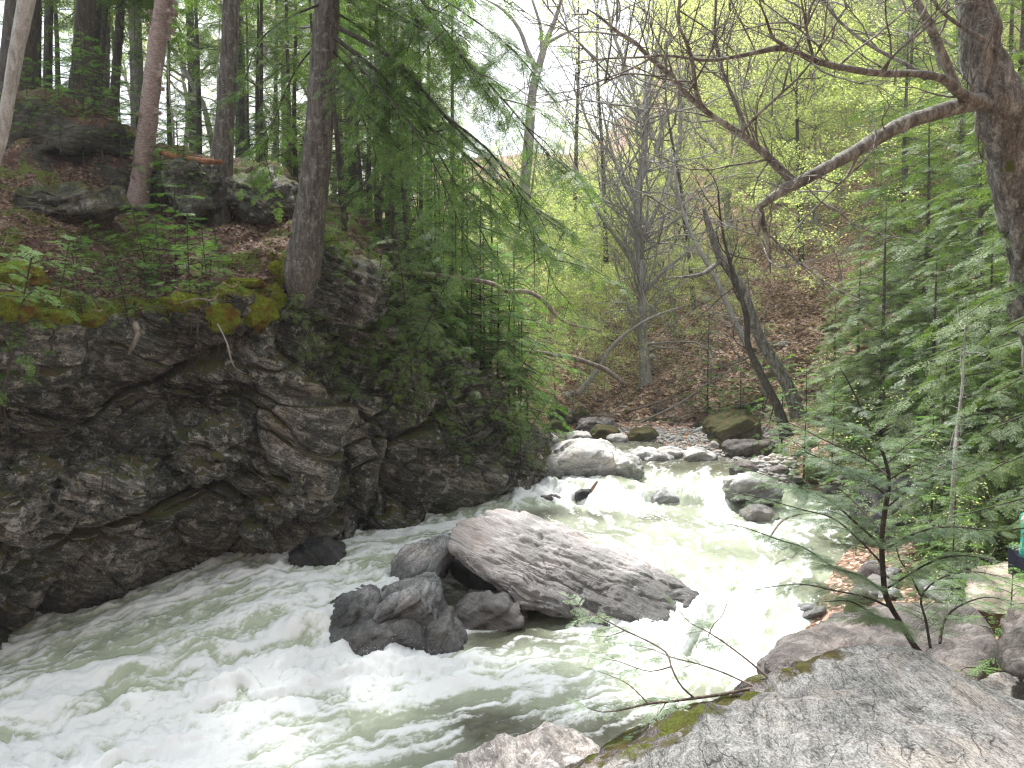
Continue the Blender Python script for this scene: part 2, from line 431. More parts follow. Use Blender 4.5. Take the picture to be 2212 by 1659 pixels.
def build_water():
    m, nt = new_mat('river_water'); k = NT(nt)
    geo = k.n('ShaderNodeNewGeometry'); pos = geo.outputs['Position']
    fa = k.n('ShaderNodeAttribute', attribute_name='foam').outputs['Fac']
    ae = k.n('ShaderNodeAttribute', attribute_name='aer').outputs['Fac']
    nz = k.noise(pos, 22, 5, .75, .8)
    nb = k.noise(pos, 6, 5, .7, .6)
    f = k.math('ADD', fa, k.math('MULTIPLY', k.math('SUBTRACT', nz, .5), .9))
    f = k.math('ADD', f, k.math('MULTIPLY', k.math('SUBTRACT', nb, .5), .4))
    foam = k.ramp(f, [(0.0, 0.), (.20, .42), (.55, 1.)])
    deep = k.ramp(nb, [(.3, (.065, .066, .048)), (.7, (.125, .124, .085))])
    body = k.mix(k.ramp(ae, [(.14, 0.), (.46, 1.)]), deep, (.36, .40, .30))
    col = k.mix(foam, body, (.70, .72, .72))
    rg = k.ramp(foam, [(0, .07), (1, .7)])
    w1 = k.noise(k.mapping(pos, scale=(1, 1, 1)), 14, 4, .6, .3)
    w2 = k.noise(pos, 45, 2, .6)
    h = k.math('ADD', w1, k.math('MULTIPLY', w2, .25))
    nr = k.bump(h, .35, .03)
    p = k.n('ShaderNodeBsdfPrincipled', inp={'Base Color': col, 'Roughness': rg, 'Normal': nr, 'IOR': 1.33})
    p.inputs['Specular IOR Level'].default_value = .5
    k.out(p.outputs[0])
    me = mesh_np('water', WV, grid_faces(nx, ny), m, True, {'foam': foam_v.ravel(), 'aer': blur(Wc, 12).ravel()})
    tag(link('water', me), kind='structure', label='fast shallow river breaking into white water')
build_water()

def wz(x, y):
    return float(water_at(np.array([x]), np.array([y]))[0, 0])

# ================================================================== left bank: cliff and the forest floor above it
# each station is a list of (u, v, Y) from the river bed up the face, over the edge and back up the slope
ST = [
 [(-700,1900,8.6),(-650,1600,9.2),(-620,1300,9.4),(-600,950,9.6),(-560,650,9.6),(-540,520,10.5),(-520,400,13),(-480,280,16),(-450,150,20),(-400,170,28),(-350,250,60)],
 [(-260,1700,10.6),(-260,1470,10.9),(-250,1250,11.2),(-250,950,11.3),(-240,660,10.8),(-230,560,11.6),(-220,420,14),(-210,320,17),(-200,160,20.5),(-180,180,28),(-150,250,60)],
 [(0,1560,11.9),(0,1415,12.2),(10,1200,11.6),(0,930,12.1),(0,690,11.5),(0,570,12.4),(0,430,15),(0,330,17.5),(0,185,20.5),(10,200,28),(20,280,60)],
 [(130,1520,12.5),(125,1370,12.8),(130,1150,12.2),(125,920,12.9),(120,700,12.4),(125,600,13.3),(120,450,15.5),(120,360,17.8),(110,215,20.5),(110,240,28),(110,300,60)],
 [(260,1440,13.2),(255,1310,13.5),(260,1130,12.8),(230,900,13.9),(200,710,13.9),(210,600,14.6),(235,500,16),(245,420,17.8),(255,280,20),(260,290,28),(250,320,60)],
 [(400,1380,14.0),(395,1240,14.3),(400,1080,13.8),(390,880,14.6),(350,700,14.4),(350,610,15.2),(350,520,16.6),(350,455,18.2),(360,335,20),(370,350,28),(350,350,60)],
 [(520,1330,14.8),(520,1205,15.1),(530,1050,14.4),(520,850,14.9),(490,680,14.3),(480,600,15.2),(470,520,16.8),(470,470,18.4),(480,350,20.5),(480,370,28),(450,370,60)],
 [(640,1300,15.4),(640,1180,15.6),(690,1050,14.7),(660,840,15.1),(600,640,15.0),(600,580,15.6),(600,520,17),(600,480,18.4),(600,375,20.5),(600,400,28),(560,400,60)],
 [(740,1290,15.8),(735,1165,16.0),(700,1000,16.2),(690,800,16.2),(690,560,15.8),(690,530,16.6),(690,505,17.8),(690,480,19),(700,440,21),(700,450,28),(680,430,60)],
 [(870,1270,15.9),(860,1155,16.1),(850,1010,16.9),(835,820,17.3),(810,590,17.3),(820,575,18.2),(825,560,19.5),(830,545,21),(840,530,24),(840,520,30),(830,480,60)],
 [(990,1250,16.5),(980,1125,16.8),(960,1000,17.8),(945,860,18.5),(920,720,18.8),(925,700,19.8),(930,680,21),(940,665,23),(950,650,26),(950,640,31),(950,560,60)],
 [(1085,1210,17.8),(1080,1085,18.0),(1070,1010,18.4),(1050,940,19.0),(1030,850,19.6),(1030,830,20.6),(1035,810,22),(1040,800,24),(1045,800,26),(1045,880,29),(1045,1000,40)],
 [(1128,1150,18.6),(1128,1075,18.7),(1150,1035,18.8),(1138,1005,19.0),(1125,960,20),(1115,930,21),(1105,915,22.5),(1100,905,24),(1095,905,26),(1085,960,28),(1080,1060,40)],
 [(1150,1090,21),(1150,1040,20.6),(1143,1015,21),(1132,1000,22),(1115,975,23),(1100,965,24),(1090,955,25),(1085,950,26),(1080,955,27),(1075,1010,28),(1070,1100,40)],
 [(1060,1060,27),(1060,1000,27),(1060,985,27),(1060,970,27),(1055,960,27),(1050,960,27),(1050,960,27),(1045,960,27.5),(1040,960,28),(1040,1010,29),(1040,1100,40)],
]
SP = np.array([[P(*q) for q in s] for s in ST])

def catmull(A, t):
    """interpolate along axis 0"""
    n = A.shape[0]
    t = np.clip(t, 0, n - 1.0001); i = t.astype(int); f = (t - i)
    g = lambda j: A[np.clip(j, 0, n - 1)]
    p0, p1, p2, p3 = g(i - 1), g(i), g(i + 1), g(i + 2)
    f = f.reshape((-1,) + (1,) * (A.ndim - 1))
    return .5 * ((2 * p1) + (-p0 + p2) * f + (2 * p0 - 5 * p1 + 4 * p2 - p3) * f ** 2 + (-p0 + 3 * p1 - 3 * p2 + p3) * f ** 3)

def rotmat(ax, ang):
    ax = np.asarray(ax, float); ax /= np.linalg.norm(ax); c, s = math.cos(ang), math.sin(ang); x, y, z = ax
    return np.array([[c + x * x * (1 - c), x * y * (1 - c) - z * s, x * z * (1 - c) + y * s],
                     [y * x * (1 - c) + z * s, c + y * y * (1 - c), y * z * (1 - c) - x * s],
                     [z * x * (1 - c) - y * s, z * y * (1 - c) + x * s, c + z * z * (1 - c)]])
FOL = rotmat((0.3, 1, 0), -.42)     # the schist beds rise to the right

def cliff_disp(p):
    q = p @ FOL.T
    q = q + np.stack([fbm(p * .45, 3, 3) * .4, fbm(p * .45 + 9, 3, 4) * .4, fbm(p * .5 + 5, 3, 6) * .35], 1)
    d = facets(q * np.array([.30, .36, .62]), 11, .95, .55, .30, .07)
    d += facets(q * np.array([.75, .9, 2.0]) + 3.3, 12, .28, .20, .12, .10)
    sel = sstep(-.15, .25, fbm(p * .5, 2, 55))      # parts of the face are smooth, parts shattered
    d += facets(q * np.array([1.9, 2.2, 7.0]) + 7.3, 13, .17, .11, .07, .10) * (.2 + .95 * sel)
    d += facets(q * np.array([4.5, 5, 20.]) + 1.3, 14, .060, .035, .025, .12) * (.25 + .85 * sel)
    d += fbm(p * 1.0, 4, 8) * .16
    d += fbm(q * np.array([1.5, 2.0, 16.]), 3, 9) * .022 * (.5 + sel)
    d += fbm(p * 9, 3, 19) * .012
    return d

def ground_disp(p):
    d = fbm(p * .45, 3, 14) * .30 + fbm(p * 1.7, 4, 15) * .13 + fbm(p * 7, 3, 16) * .03
    d1, g1, v1 = worley(p * np.array([.55, .55, .8]), 17)
    return d + (1 - sstep(.0, .45, d1)) * .22

def loft(s0, s1, ns, r0, r1, nr):
    ss = np.linspace(s0, s1, ns); rr = np.linspace(r0, r1, nr)
    A = catmull(SP, ss)                                   # ns, rows, 3
    B = catmull(np.swapaxes(A, 0, 1), rr)                 # nr, ns, 3
    V = np.swapaxes(B, 0, 1).reshape(-1, 3)
    n = grid_normals(V, ns, nr)
    # outward: away from the hill, towards the river and up
    c = (n @ np.array([.5, -.6, .6])) < 0
    if c.mean() > .5: n = -n
    R = np.tile(rr, ns)
    wc = 1 - sstep(3.6, 4.6, R); wg = 1 - wc
    wc = wc * sstep(-.2, .3, 1.0 + 0 * R)
    far = sstep(30, 60, V[:, 1])
    d = np.zeros(len(V))
    mk = wc > 0; d[mk] += wc[mk] * cliff_disp(V[mk])
    mk = wg > 0; d[mk] += wg[mk] * ground_disp(V[mk]) * (1 + far[mk] * 2)
    # mossy rolls of turf on the very edge
    edge = np.exp(-((R - 4.15) / .35) ** 2)
    d += edge * (.12 + .3 * np.abs(fbm(V * 1.3, 3, 61)))
    V = V + n * d[:, None]
    rim = np.exp(-((R - 4.12) / .30) ** 2)
    return V, grid_faces(ns, nr), rim

M_CLIFF = rock_mat('cliff_schist', (.010, .011, .010), (.058, .058, .050), (.29, .285, .26), rot=FOL, moss=.36, lichen=.6, crack=.8, scale=1.0, wet_z=-4.45, stretch=4.0, bump=1.4)
cV, cF, cR = loft(0, 14, 1250, 0, 4.12, 460)
tag(link('cliff', mesh_np('cliff', cV, cF, M_CLIFF, True, {'rim': cR})), kind='structure', label='dark layered schist cliff above the river')

def ground_mat(name, mossy=.45, litter=.6, bright=1.0, slope_rock=True):
    m, nt = new_mat(name); k = NT(nt)
    geo = k.n('ShaderNodeNewGeometry'); pos = geo.outputs['Position']
    vor = k.n('ShaderNodeTexVoronoi', inp={'Vector': k.mapping(pos, scale=(1, 1, 1.3)), 'Scale': 19.0, 'Randomness': 1.0})
    rnd = k.n('ShaderNodeSeparateColor', inp={0: vor.outputs['Color']}).outputs[0]
    b = bright
    leaves = k.ramp(rnd, [(0.0, (.045 * b, .028 * b, .020 * b)), (.3, (.10 * b, .060 * b, .044 * b)), (.6, (.16 * b, .105 * b, .080 * b)), (.85, (.25 * b, .18 * b, .14 * b)), (1., (.40 * b, .33 * b, .27 * b))], 'CONSTANT')
    n1 = k.noise(pos, .9, 6, .65); n2 = k.noise(pos, 3.2, 6, .7); n3 = k.noise(pos, 50, 3, .7)
    duff = k.ramp(n3, [(.3, (.03, .017, .012)), (.7, (.125, .072, .052))])
    lf = k.ramp(k.math('ADD', k.math('MULTIPLY', n1, .5), k.math('MULTIPLY', n2, .5)), [(.62 - litter * .3, 0.), (.68 - litter * .3, 1.)])
    col = k.mix(lf, duff, leaves)
    mc = k.ramp(k.noise(pos, 30, 4, .7), [(.3, (.03, .045, .008)), (.55, (.085, .11, .018)), (.75, (.17, .17, .03))])
    mf = k.ramp(k.math('ADD', k.math('MULTIPLY', k.noise(pos, .7, 5, .7, .5), .6), k.math('MULTIPLY', n2, .4)), [(.66 - mossy * .3, 0.), (.70 - mossy * .3, 1.)])
    col = k.mix(mf, col, mc)
    if slope_rock:
        up = k.n('ShaderNodeSeparateXYZ', inp={0: geo.outputs['Normal']}).outputs[2]
        sf = k.ramp(k.math('ADD', up, k.math('MULTIPLY', n2, .35)), [(.42, 1.), (.60, 0.)])
        rc = k.ramp(k.noise(k.mapping(pos, scale=(1, 1, 4)), 5, 6, .7), [(.35, (.02, .02, .016)), (.65, (.12, .12, .1))])
        col = k.mix(sf, col, rc)
    rim = k.n('ShaderNodeAttribute', attribute_name='rim').outputs['Fac']
    rf = k.ramp(k.math('ADD', k.math('MULTIPLY', rim, .5), k.math('SUBTRACT', n2, .5)), [(.22, 0.), (.32, 1.)])
    col = k.mix(rf, col, k.ramp(k.noise(pos, 24, 4, .7), [(.3, (.05, .07, .01)), (.55, (.16, .20, .025)), (.75, (.28, .29, .045))]))
    h = k.math('ADD', k.math('MULTIPLY', vor.outputs['Distance'], .5), n3)
    p = k.n('ShaderNodeBsdfPrincipled', inp={'Base Color': col, 'Roughness': .92, 'Normal': k.bump(h, .8, .03)})
    p.inputs['Specular IOR Level'].default_value = .2
    k.out(p.outputs[0])
    return m
M_GROUND = ground_mat('forest_floor', .50, .62)
gV, gF, gR = loft(0, 14, 620, 4.08, 10, 360)
tag(link('forest_floor', mesh_np('forest_floor', gV, gF, M_GROUND, True, {'rim': gR})), kind='structure', label='forest floor of needles, moss and leaves above the cliff')
BV_LEFT = bvh_of(gV, gF)
_cg = cV.reshape(1250, 460, 3)[::3, ::3]
BV_CLIFF = bvh_of(_cg.reshape(-1, 3), grid_faces(_cg.shape[0], _cg.shape[1]))

# ================================================================== right bank, river bed and the far hillside
SH = [(13.5, -12), (8.5, -4), (5.0, 1.5), (2.7, 5.6), (2.2, 8.2), (3.2, 10.6), (4.3, 12.1), (5.2, 13.6), (6.4, 15.4), (6.6, 16.8), (6.1, 18.2), (5.3, 19.9), (5.2, 21.8), (4.2, 23.6), (2.4, 24.8), (1.6, 26.6), (-4, 28), (-14, 29.5), (-40, 34)]
SH = np.array(SH, float)
poly = np.vstack([SH, [(-60, 34), (-60, -12)]])
def shore_dist(x, y):
    """signed distance from the waterline, positive on land right/beyond"""
    px_, py_ = np.asarray(x), np.asarray(y)
    best = np.full(px_.shape, 1e9)
    for a, b in zip(SH[:-1], SH[1:]):
        e = b - a; L = e @ e
        t = np.clip(((px_ - a[0]) * e[0] + (py_ - a[1]) * e[1]) / L, 0, 1)
        d = np.hypot(px_ - (a[0] + t * e[0]), py_ - (a[1] + t * e[1]))
        best = np.minimum(best, d)
    inside = np.zeros(px_.shape, bool)
    n = len(poly); j = n - 1
    for i in range(n):
        xi, yi = poly[i]; xj, yj = poly[j]
        if yi != yj:
            c = ((yi > py_) != (yj > py_)) & (px_ < (xj - xi) * (py_ - yi) / (yj - yi) + xi)
            inside ^= c
        j = i
    return np.where(inside, -best, best)

def land_z(x, y):
    x = np.asarray(x, float); y = np.asarray(y, float)
    d = shore_dist(x, y)
    wl = water_at(x, np.clip(y, 7, 32))[..., 0]
    wl = np.where(y > 26, -3.3, wl); wl = np.where(y < 9, -4.8, wl)
    brg = x / np.maximum(y, 4)                                        # direction seen from the bend
    far = sstep(20, 27, y)
    bar = .10 * np.minimum(d, 3.0)
    steep = .29 + .27 * sstep(.06, .30, brg) - .20 * sstep(-.05, -.42, brg)
    hill = bar + np.maximum(d - 2.6, 0) * steep
    right = .28 * np.minimum(d, 2.5) + .38 * np.clip(d - 2.5, 0, 3) + .55 * np.maximum(d - 5, 0)
    land = wl + np.where(d > 0, hill * far + right * (1 - far), 0) - 0.03
    bed = wl - .08 - np.minimum(-d * .5, .8)
    z = np.where(d > 0, land, bed)
    z = z + np.clip(-4 - y, 0, 12) * 1.1 + np.clip(-12 - x, 0, 8) * 1.2 * (y < 3)  # unseen banks behind the viewpoint, raised to block low sky light
    return z, d

nX, nY = 420, 620
ux = np.linspace(-1, 1, nX); uy = np.linspace(0, 1, nY)
lx = np.sign(ux) * (np.abs(ux) * 16 + np.abs(ux) ** 3 * 84)[...] + 4
ly = -18 + uy * 52 + uy ** 4 * 90
LX, LY = np.meshgrid(lx, ly, indexing='ij')
LZ, LD = land_z(LX, LY)
pl = np.stack([LX.ravel(), LY.ravel(), LZ.ravel()], 1)
amp = np.clip(LD.ravel() * .4 + .15, .03, 1)
LZ = LZ + (amp * (fbm(pl * .35, 4, 71) * .55 + fbm(pl * 1.4, 4, 72) * .16) + fbm(pl * 5, 3, 73) * .03 * (amp + .3)).reshape(LZ.shape)
LV = np.stack([LX, LY, LZ], -1).reshape(-1, 3)
# keep it under the left bank
u_ = LX.ravel() / np.maximum(LY.ravel(), 1)
M_HILL = ground_mat('leaf_litter_slope', .26, .92, 2.5)
LF = grid_faces(nX, nY)
fc = LV[LF].mean(1)
keep = ~((fc[:, 0] < -.5 - (18 - np.minimum(fc[:, 1], 18)) * .75) & (fc[:, 1] < 26.5))
LF = LF[keep]
tag(link('hillside', mesh_np('hillside', LV, LF, M_HILL)), kind='structure', label='leaf covered hillside and river bank')
BV_LAND = bvh_of(LV, LF)

def hit(u, v, which=None, maxd=200):
    d = Vector(ray(u, v)).normalized()
    best = None
    for b in (which or (BV_LEFT, BV_CLIFF, BV_LAND)):
        r = b.ray_cast(Vector((0, 0, 0)), d, maxd)
        if r[0] is not None and (best is None or r[3] < best[3]): best = r
    return None if best is None else np.array(best[0])

def drop(x, y, which=None):
    best = -1e9
    for b in (which or (BV_LEFT, BV_LAND)):
        r = b.ray_cast(Vector((x, y, 80)), Vector((0, 0, -1)), 200)
        if r[0] is not None: best = max(best, r[0].z)
    return best

def spray_drops():
    rg = np.random.default_rng(8); w = np.clip(Ww.ravel() - .72, 0, .5); yv = gy.ravel(); w = w * (yv < 20)
    c = np.cumsum(w); idx = np.searchsorted(c, rg.random(5200) * c[-1])
    P0 = WV[idx] + rg.normal(0, .03, (5200, 3)); P0[:, 2] = WV[idx][:, 2] + np.abs(rg.normal(0, .07, 5200)) ** 1.0
    o = np.array([[1, 0, 0], [-1, 0, 0], [0, 1, 0], [0, -1, 0], [0, 0, 1], [0, 0, -1]], float)
    f = np.array([[0, 2, 4], [2, 1, 4], [1, 3, 4], [3, 0, 4], [2, 0, 5], [1, 2, 5], [3, 1, 5], [0, 3, 5]])
    r = rg.uniform(.0015, .0055, (5200, 1, 1)) * np.array([1, 1, 1.3])
    V = (P0[:, None] + o[None] * r).reshape(-1, 3); Fc = (f[None] + (np.arange(5200) * 6)[:, None, None]).reshape(-1, 3)
    tag(link('spray', mesh_np('spray', V, Fc, plain_mat('spray_white', (.75, .77, .78), .5, .02))), 'flying drops over the rapids', kind='stuff')
spray_drops()
# ================================================================== boulders
def hull_planes(pts):
    bm = bmesh.new()
    for p in pts: bm.verts.new(p)
    r = bmesh.ops.convex_hull(bm, input=bm.verts)
    bmesh.ops.recalc_face_normals(bm, faces=bm.faces)
    pl = [(np.array(f.normal), float(f.normal.dot(f.verts[0].co))) for f in bm.faces if f.calc_area() > 1e-7]
    bm.free()
    return np.array([a for a, _ in pl]), np.array([b for _, b in pl])

_ico = {}
def ico(sub):
    if sub not in _ico:
        bm = bmesh.new(); bmesh.ops.create_icosphere(bm, subdivisions=sub, radius=1)
        bm.verts.ensure_lookup_table()
        _ico[sub] = (np.array([v.co[:] for v in bm.verts]), np.array([[v.index for v in f.verts] for f in bm.faces]))
        bm.free()
    return _ico[sub]

def hull_rock(pts, sub=5, sharp=14, amp=.05, fol=None, fol_amp=.02, fol_f=9., seed=0, blocks=.0, bscale=1.6):
    """rounded angular boulder round the convex hull of pts, weathered along its bedding"""
    pts = np.asarray(pts, float)
    c = (pts.max(0) + pts.min(0)) / 2; s = (pts.max(0) - pts.min(0)) / 2 + 1e-4
    q = (pts - c) / s
    N, D = hull_planes(q)
    D = np.maximum(D, .05)
    dirs, faces = ico(sub)
    dot = np.maximum(dirs @ N.T, 0) / D
    sharp = sharp * 2.6
    r = 1 / (np.power(dot, sharp).sum(1) ** (1 / sharp) + 1e-9)
    V = dirs * r[:, None] * s + c
    # normals approx
    me_n = np.zeros_like(V)
    fn = np.cross(V[faces[:, 1]] - V[faces[:, 0]], V[faces[:, 2]] - V[faces[:, 0]])
    for k in range(3): np.add.at(me_n, faces[:, k], fn)
    me_n /= np.linalg.norm(me_n, axis=1, keepdims=True) + 1e-9
    R = np.eye(3) if fol is None else (fol if isinstance(fol, np.ndarray) else rotmat(*fol))
    w = V @ R.T
    w = w + np.stack([fbm(V * 1.2, 2, seed + 5), fbm(V * 1.2 + 5, 2, seed + 6), fbm(V * 1.2 + 9, 2, seed + 7)], 1) * .12
    sz = s.mean()
    d = fbm(V * 1.3 / max(sz, .3), 4, seed) * amp * 1.6 + fbm(V * 4, 4, seed + 1) * amp * .5
    d += fbm(w * np.array([1.2, 1.2, fol_f]), 4, seed + 2, .6) * fol_amp * 1.6
    d += ridged(w * np.array([.8, .8, fol_f * .45]), 2, seed + 3) * fol_amp * .5
    bl = blocks or .035 * min(1, sz * 1.5)
    if sub >= 4:
        ws = w / max(.35, min(sz, 1.2))
        d += facets(ws * np.array([bscale * .6, bscale, bscale * 1.6]) + seed * .37, seed + 9, bl * 1.3, bl * .8, bl * .45, .08)
        if sub >= 5: d += facets(ws * np.array([bscale * 1.6, bscale * 2.6, bscale * 6]) + seed * .7, seed + 10, bl * .35, bl * .2, bl * .22, .12)
    return V + me_n * d[:, None], faces

def outline_pts(outline, Y, thick, lean=0.0, taper=.75):
    """outline at mid depth, narrowed outlines in front of and behind it"""
    o = np.array(outline, float); c = o.mean(0); pts = []
    for (u, v) in o:
        pts.append(P(u, v, Y))
        a = P(c[0] + (u - c[0]) * taper, c[1] + (v - c[1]) * taper, Y)
        pts.append(a + np.array([0, -thick / 2, -lean])); pts.append(a + np.array([0, thick / 2, lean]))
    return pts

def join(parts):
    V, Fc, n = [], [], 0
    for v, f in parts:
        V.append(v); Fc.append(f + n); n += len(v)
    return np.vstack(V), np.vstack(Fc)

def add_rock(name, parts, mat, label, cat='boulder', group=None, centre=True):
    V, Fc = join(parts)
    c = V.mean(0)
    o = link(name, mesh_np(name, V - c, Fc, mat), loc=c)
    tag(o, label, cat, group)
    return o

B_SLAB = basis(P(1460, 1325, 12.75) - P(985, 1122, 14.5), (.15, .70, .70))
B_UP = basis((.25, 0, 1), (1, .2, -.2))
B_DARK = basis((-.6, -.2, -.5), (-.5, -.3, .8))
B_FG = basis((.5, -.7, -.35), (.4, .1, .9))
M_SLAB = rock_mat('slab_schist', (.20, .185, .182), (.37, .345, .34), (.55, .525, .52), rot=B_SLAB, lichen=.25, wet_z=-4.18, stretch=9, warp_=.28, rough=.75, bump=1.3)
M_DARK = rock_mat('dark_schist', (.06, .063, .065), (.23, .235, .24), (.50, .51, .51), rot=B_DARK, lichen=.18, wet_z=-4.25, stretch=5, rough=.6, bump=1.2)
M_BLACK = rock_mat('wet_and_shade_black_schist', (.014, .015, .016), (.035, .037, .038), (.09, .093, .095), rot=(.2, -.9, .3), lichen=.0, stretch=4, rough=.3)  # black of wet rock; also puts shade into the back of the slab hollow
M_PALE = rock_mat('pale_stone', (.20, .195, .185), (.38, .37, .355), (.58, .57, .55), rot=(.3, .2, 0), lichen=.3, wet_z=-3.45, stretch=3, rough=.8)
M_GREY = rock_mat('grey_schist', (.075, .073, .07), (.215, .212, .205), (.42, .415, .40), rot=B_FG, lichen=.30, stretch=6.0, warp_=.5, rough=.82, bump=1.5, scale=1.7, crack=.7, grain_=.9, moss=.05, moss_col=(.13, .15, .02), second=(((.035, .028, .026), (.10, .082, .078), (.22, .195, .185)), (.66, -.75, 0), -2.35))
M_LOW = rock_mat('low_grey_schist', (.075, .068, .062), (.20, .185, .175), (.44, .425, .41), rot=B_FG, lichen=.5, stretch=5.0, warp_=.5, scale=1.4)
M_FGDARK = rock_mat('brown_mossy_schist', (.035, .028, .026), (.10, .082, .078), (.22, .195, .185), rot=B_FG, moss=.13, lichen=.12, stretch=4.0, rough=.85, bump=1.5, scale=1.5, moss_col=(.13, .15, .02), crack=.5)
M_MOSSY = rock_mat('mossy_stone', (.03, .028, .02), (.075, .068, .05), (.15, .14, .11), moss=.80, lichen=.2, stretch=2)
M_PURPLE = rock_mat('warm_grey_stone', (.040, .034, .032), (.098, .085, .080), (.21, .19, .18), rot=(.1, .5, 0), lichen=.15, wet_z=-4.5, stretch=3, rough=.8)
M_LEDGE = rock_mat('cliff_ledge_schist', (.018, .019, .014), (.06, .06, .048), (.18, .18, .16), rot=(0, .42, .1), moss=.40, lichen=.6, wet_z=-4.5, stretch=4, bump=1.4)

# --- the great leaning slab
dn = np.array([-.10, -.12, -.42])
back = [P(1040,1100,14.9), P(1055,1092,15.1), P(1110,1096,15.2), P(1200,1126,15.0), P(1350,1192,14.1), P(1450,1238,13.5), P(1512,1272,12.95),
        P(1045,1150,14.4), P(1180,1240,13.8), P(1290,1300,13.3), P(1395,1362,12.65), P(1465,1325,12.75)]
back_all = back + [p + dn for p in back[:9]] + [P(1400,1420,12.6), P(1460,1420,12.8), P(1520,1380,13.0), P(1440,1400,14.0)]
front = [P(982,1124,14.5), P(1035,1112,14.7), P(1065,1150,14.6), P(970,1165,14.0), P(1015,1222,13.6), P(1090,1280,13.35), P(1200,1328,13.0), P(1330,1345,12.75),
         P(1300,1290,13.3), P(1160,1215,14.0)]
front = [p + np.array([-.03, -.05, -.07]) for p in front]
front_all = front + [p + np.array([.05, .38, -.03]) for p in front]
FS = B_SLAB
o = add_rock('slab_boulder', [hull_rock(back_all, 7, 26, .05, FS, .016, 7, 101, .055, 1.0), hull_rock(front_all, 7, 22, .05, FS, .022, 8, 111, .06, 1.2)],
         M_SLAB, 'huge pale grey split slab leaning over a dark hollow in midstream')
# --- its standing stone at the left, and an added black rock that keeps the hollow dark
add_rock('upright_boulder', [hull_rock([P(836,1262,13.7), P(842,1212,13.9), P(880,1176,14.1), P(935,1158,14.3), P(985,1156,14.3), P(968,1200,14.1), P(940,1240,13.8), P(925,1300,13.6), P(845,1300,13.6),
         P(880,1196,14.9), P(970,1165,14.9), P(950,1300,14.8), P(860,1290,14.8)], 5, 12, .05, B_UP, .03, 7, 121)],
         M_DARK, 'banded dark rock propping the raised end of the great slab')
add_rock('hollow_back_rock', [hull_rock([P(975,1205,14.6), P(1120,1215,14.7), P(1300,1290,14.3), P(1300,1400,13.9), P(1100,1400,14.2), P(960,1380,14.5), P(1000,1200,15.3), P(1300,1270,15.0), P(1300,1400,15.2), P(960,1380,15.4)], 4, 10, .06, None, .02, 6, 131)],
         M_BLACK, 'added black rock closing the hollow under the great slab to keep it dark')
# --- dark pair in front
A = outline_pts([(676,1340), (715,1305), (765,1276), (805,1272), (832,1300), (835,1340), (800,1390), (740,1395)], 12.9, 1.1)
B = outline_pts([(800,1290), (840,1262), (900,1244), (935,1250), (960,1275), (975,1330), (970,1390), (880,1425), (800,1400)], 13.0, 1.3)
C = outline_pts([(930,1330), (970,1318), (1010,1365), (1014,1400), (1005,1440), (930,1450), (890,1420)], 12.6, 1.0)
D_ = outline_pts([(690,1350), (900,1330), (960,1380), (940,1450), (840,1440), (760,1410), (700,1380)], 12.5, .9)
add_rock('dark_boulder', [hull_rock(A, 5, 12, .05, B_DARK, .025, 7, 141, .05), hull_rock(B, 6, 12, .05, B_DARK, .022, 6, 142, .05),
         hull_rock(C, 5, 12, .04, B_DARK, .02, 7, 143, .04), hull_rock(D_, 5, 10, .05, None, .02, 6, 144, .05)],
         M_DARK, 'dark blue grey fractured boulder washed by white water before the slab')
add_rock('small_boulder', [hull_rock(outline_pts([(978,1318), (1000,1296), (1050,1280), (1095,1284), (1125,1305), (1143,1330), (1120,1350), (1050,1360), (995,1350)], 13.25, .9), 5, 12, .04, ((0, 1, 0), .5), .035, 8, 151)],
         M_SLAB, 'small striped stone in the mouth of the hollow under the slab')
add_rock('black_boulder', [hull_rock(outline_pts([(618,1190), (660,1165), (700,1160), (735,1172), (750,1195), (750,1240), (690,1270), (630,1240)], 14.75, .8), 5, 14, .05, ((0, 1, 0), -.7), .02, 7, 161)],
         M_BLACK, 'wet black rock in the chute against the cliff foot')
add_rock('tail_boulder', [hull_rock(outline_pts([(1400,1290), (1440,1255), (1485,1250), (1512,1275), (1505,1310), (1440,1350)], 13.6, .8), 5, 12, .05, FS, .02, 8, 165)],
         M_DARK, 'wet dark rock at the low tail of the great slab by the fall')

# --- foreground
fg = [P(960,1650,4.3), P(1150,1555,4.5), P(1240,1570,4.45), P(1400,1560,4.35), P(1560,1510,4.3), P(1650,1470,4.35), P(1740,1415,4.6), P(1830,1392,4.8), P(1930,1393,4.8), P(2010,1440,4.6), P(2130,1500,4.3), P(2230,1545,4.1), P(2420,1600,4.0),
      P(960,1900,3.4), P(1300,1850,2.7), P(1800,1900,1.9), P(2400,1900,1.8), P(1500,1700,2.9), P(1900,1560,3.2), P(2300,1650,2.8)]
fg += [P(960,1900,4.4), P(1400,1900,4.4), P(1900,1700,5.2), P(2300,1800,5.2), np.array([-.2, 3.6, -3.5]), np.array([3.4, 2.2, -3.3]), np.array([3.6, 5.0, -3.4]), np.array([.2, 1.4, -2.6]), np.array([2.4, .9, -1.9]), np.array([0, 4.6, -3.6])]
def lobe(pts, *a, **k): return hull_rock(pts, *a, **k)
H1 = [P(1610,1560,4.3), P(1680,1462,4.5), P(1750,1395,4.7), P(1830,1358,4.85), P(1910,1356,4.9), P(1990,1388,4.8), P(2060,1435,4.6), P(2160,1495,4.4), P(2260,1540,4.2), P(2450,1640,4.0),
      P(1650,1600,3.3), P(1760,1500,3.7), P(1900,1480,3.7), P(2200,1640,2.9), P(2500,1800,2.4), P(1500,1900,2.6), P(1600,1900,2.2), P(2400,2100,1.7), P(1500,1760,4.2), P(2300,1900,4.8), P(1800,1700,5.2), P(1500,1900,4.6)]
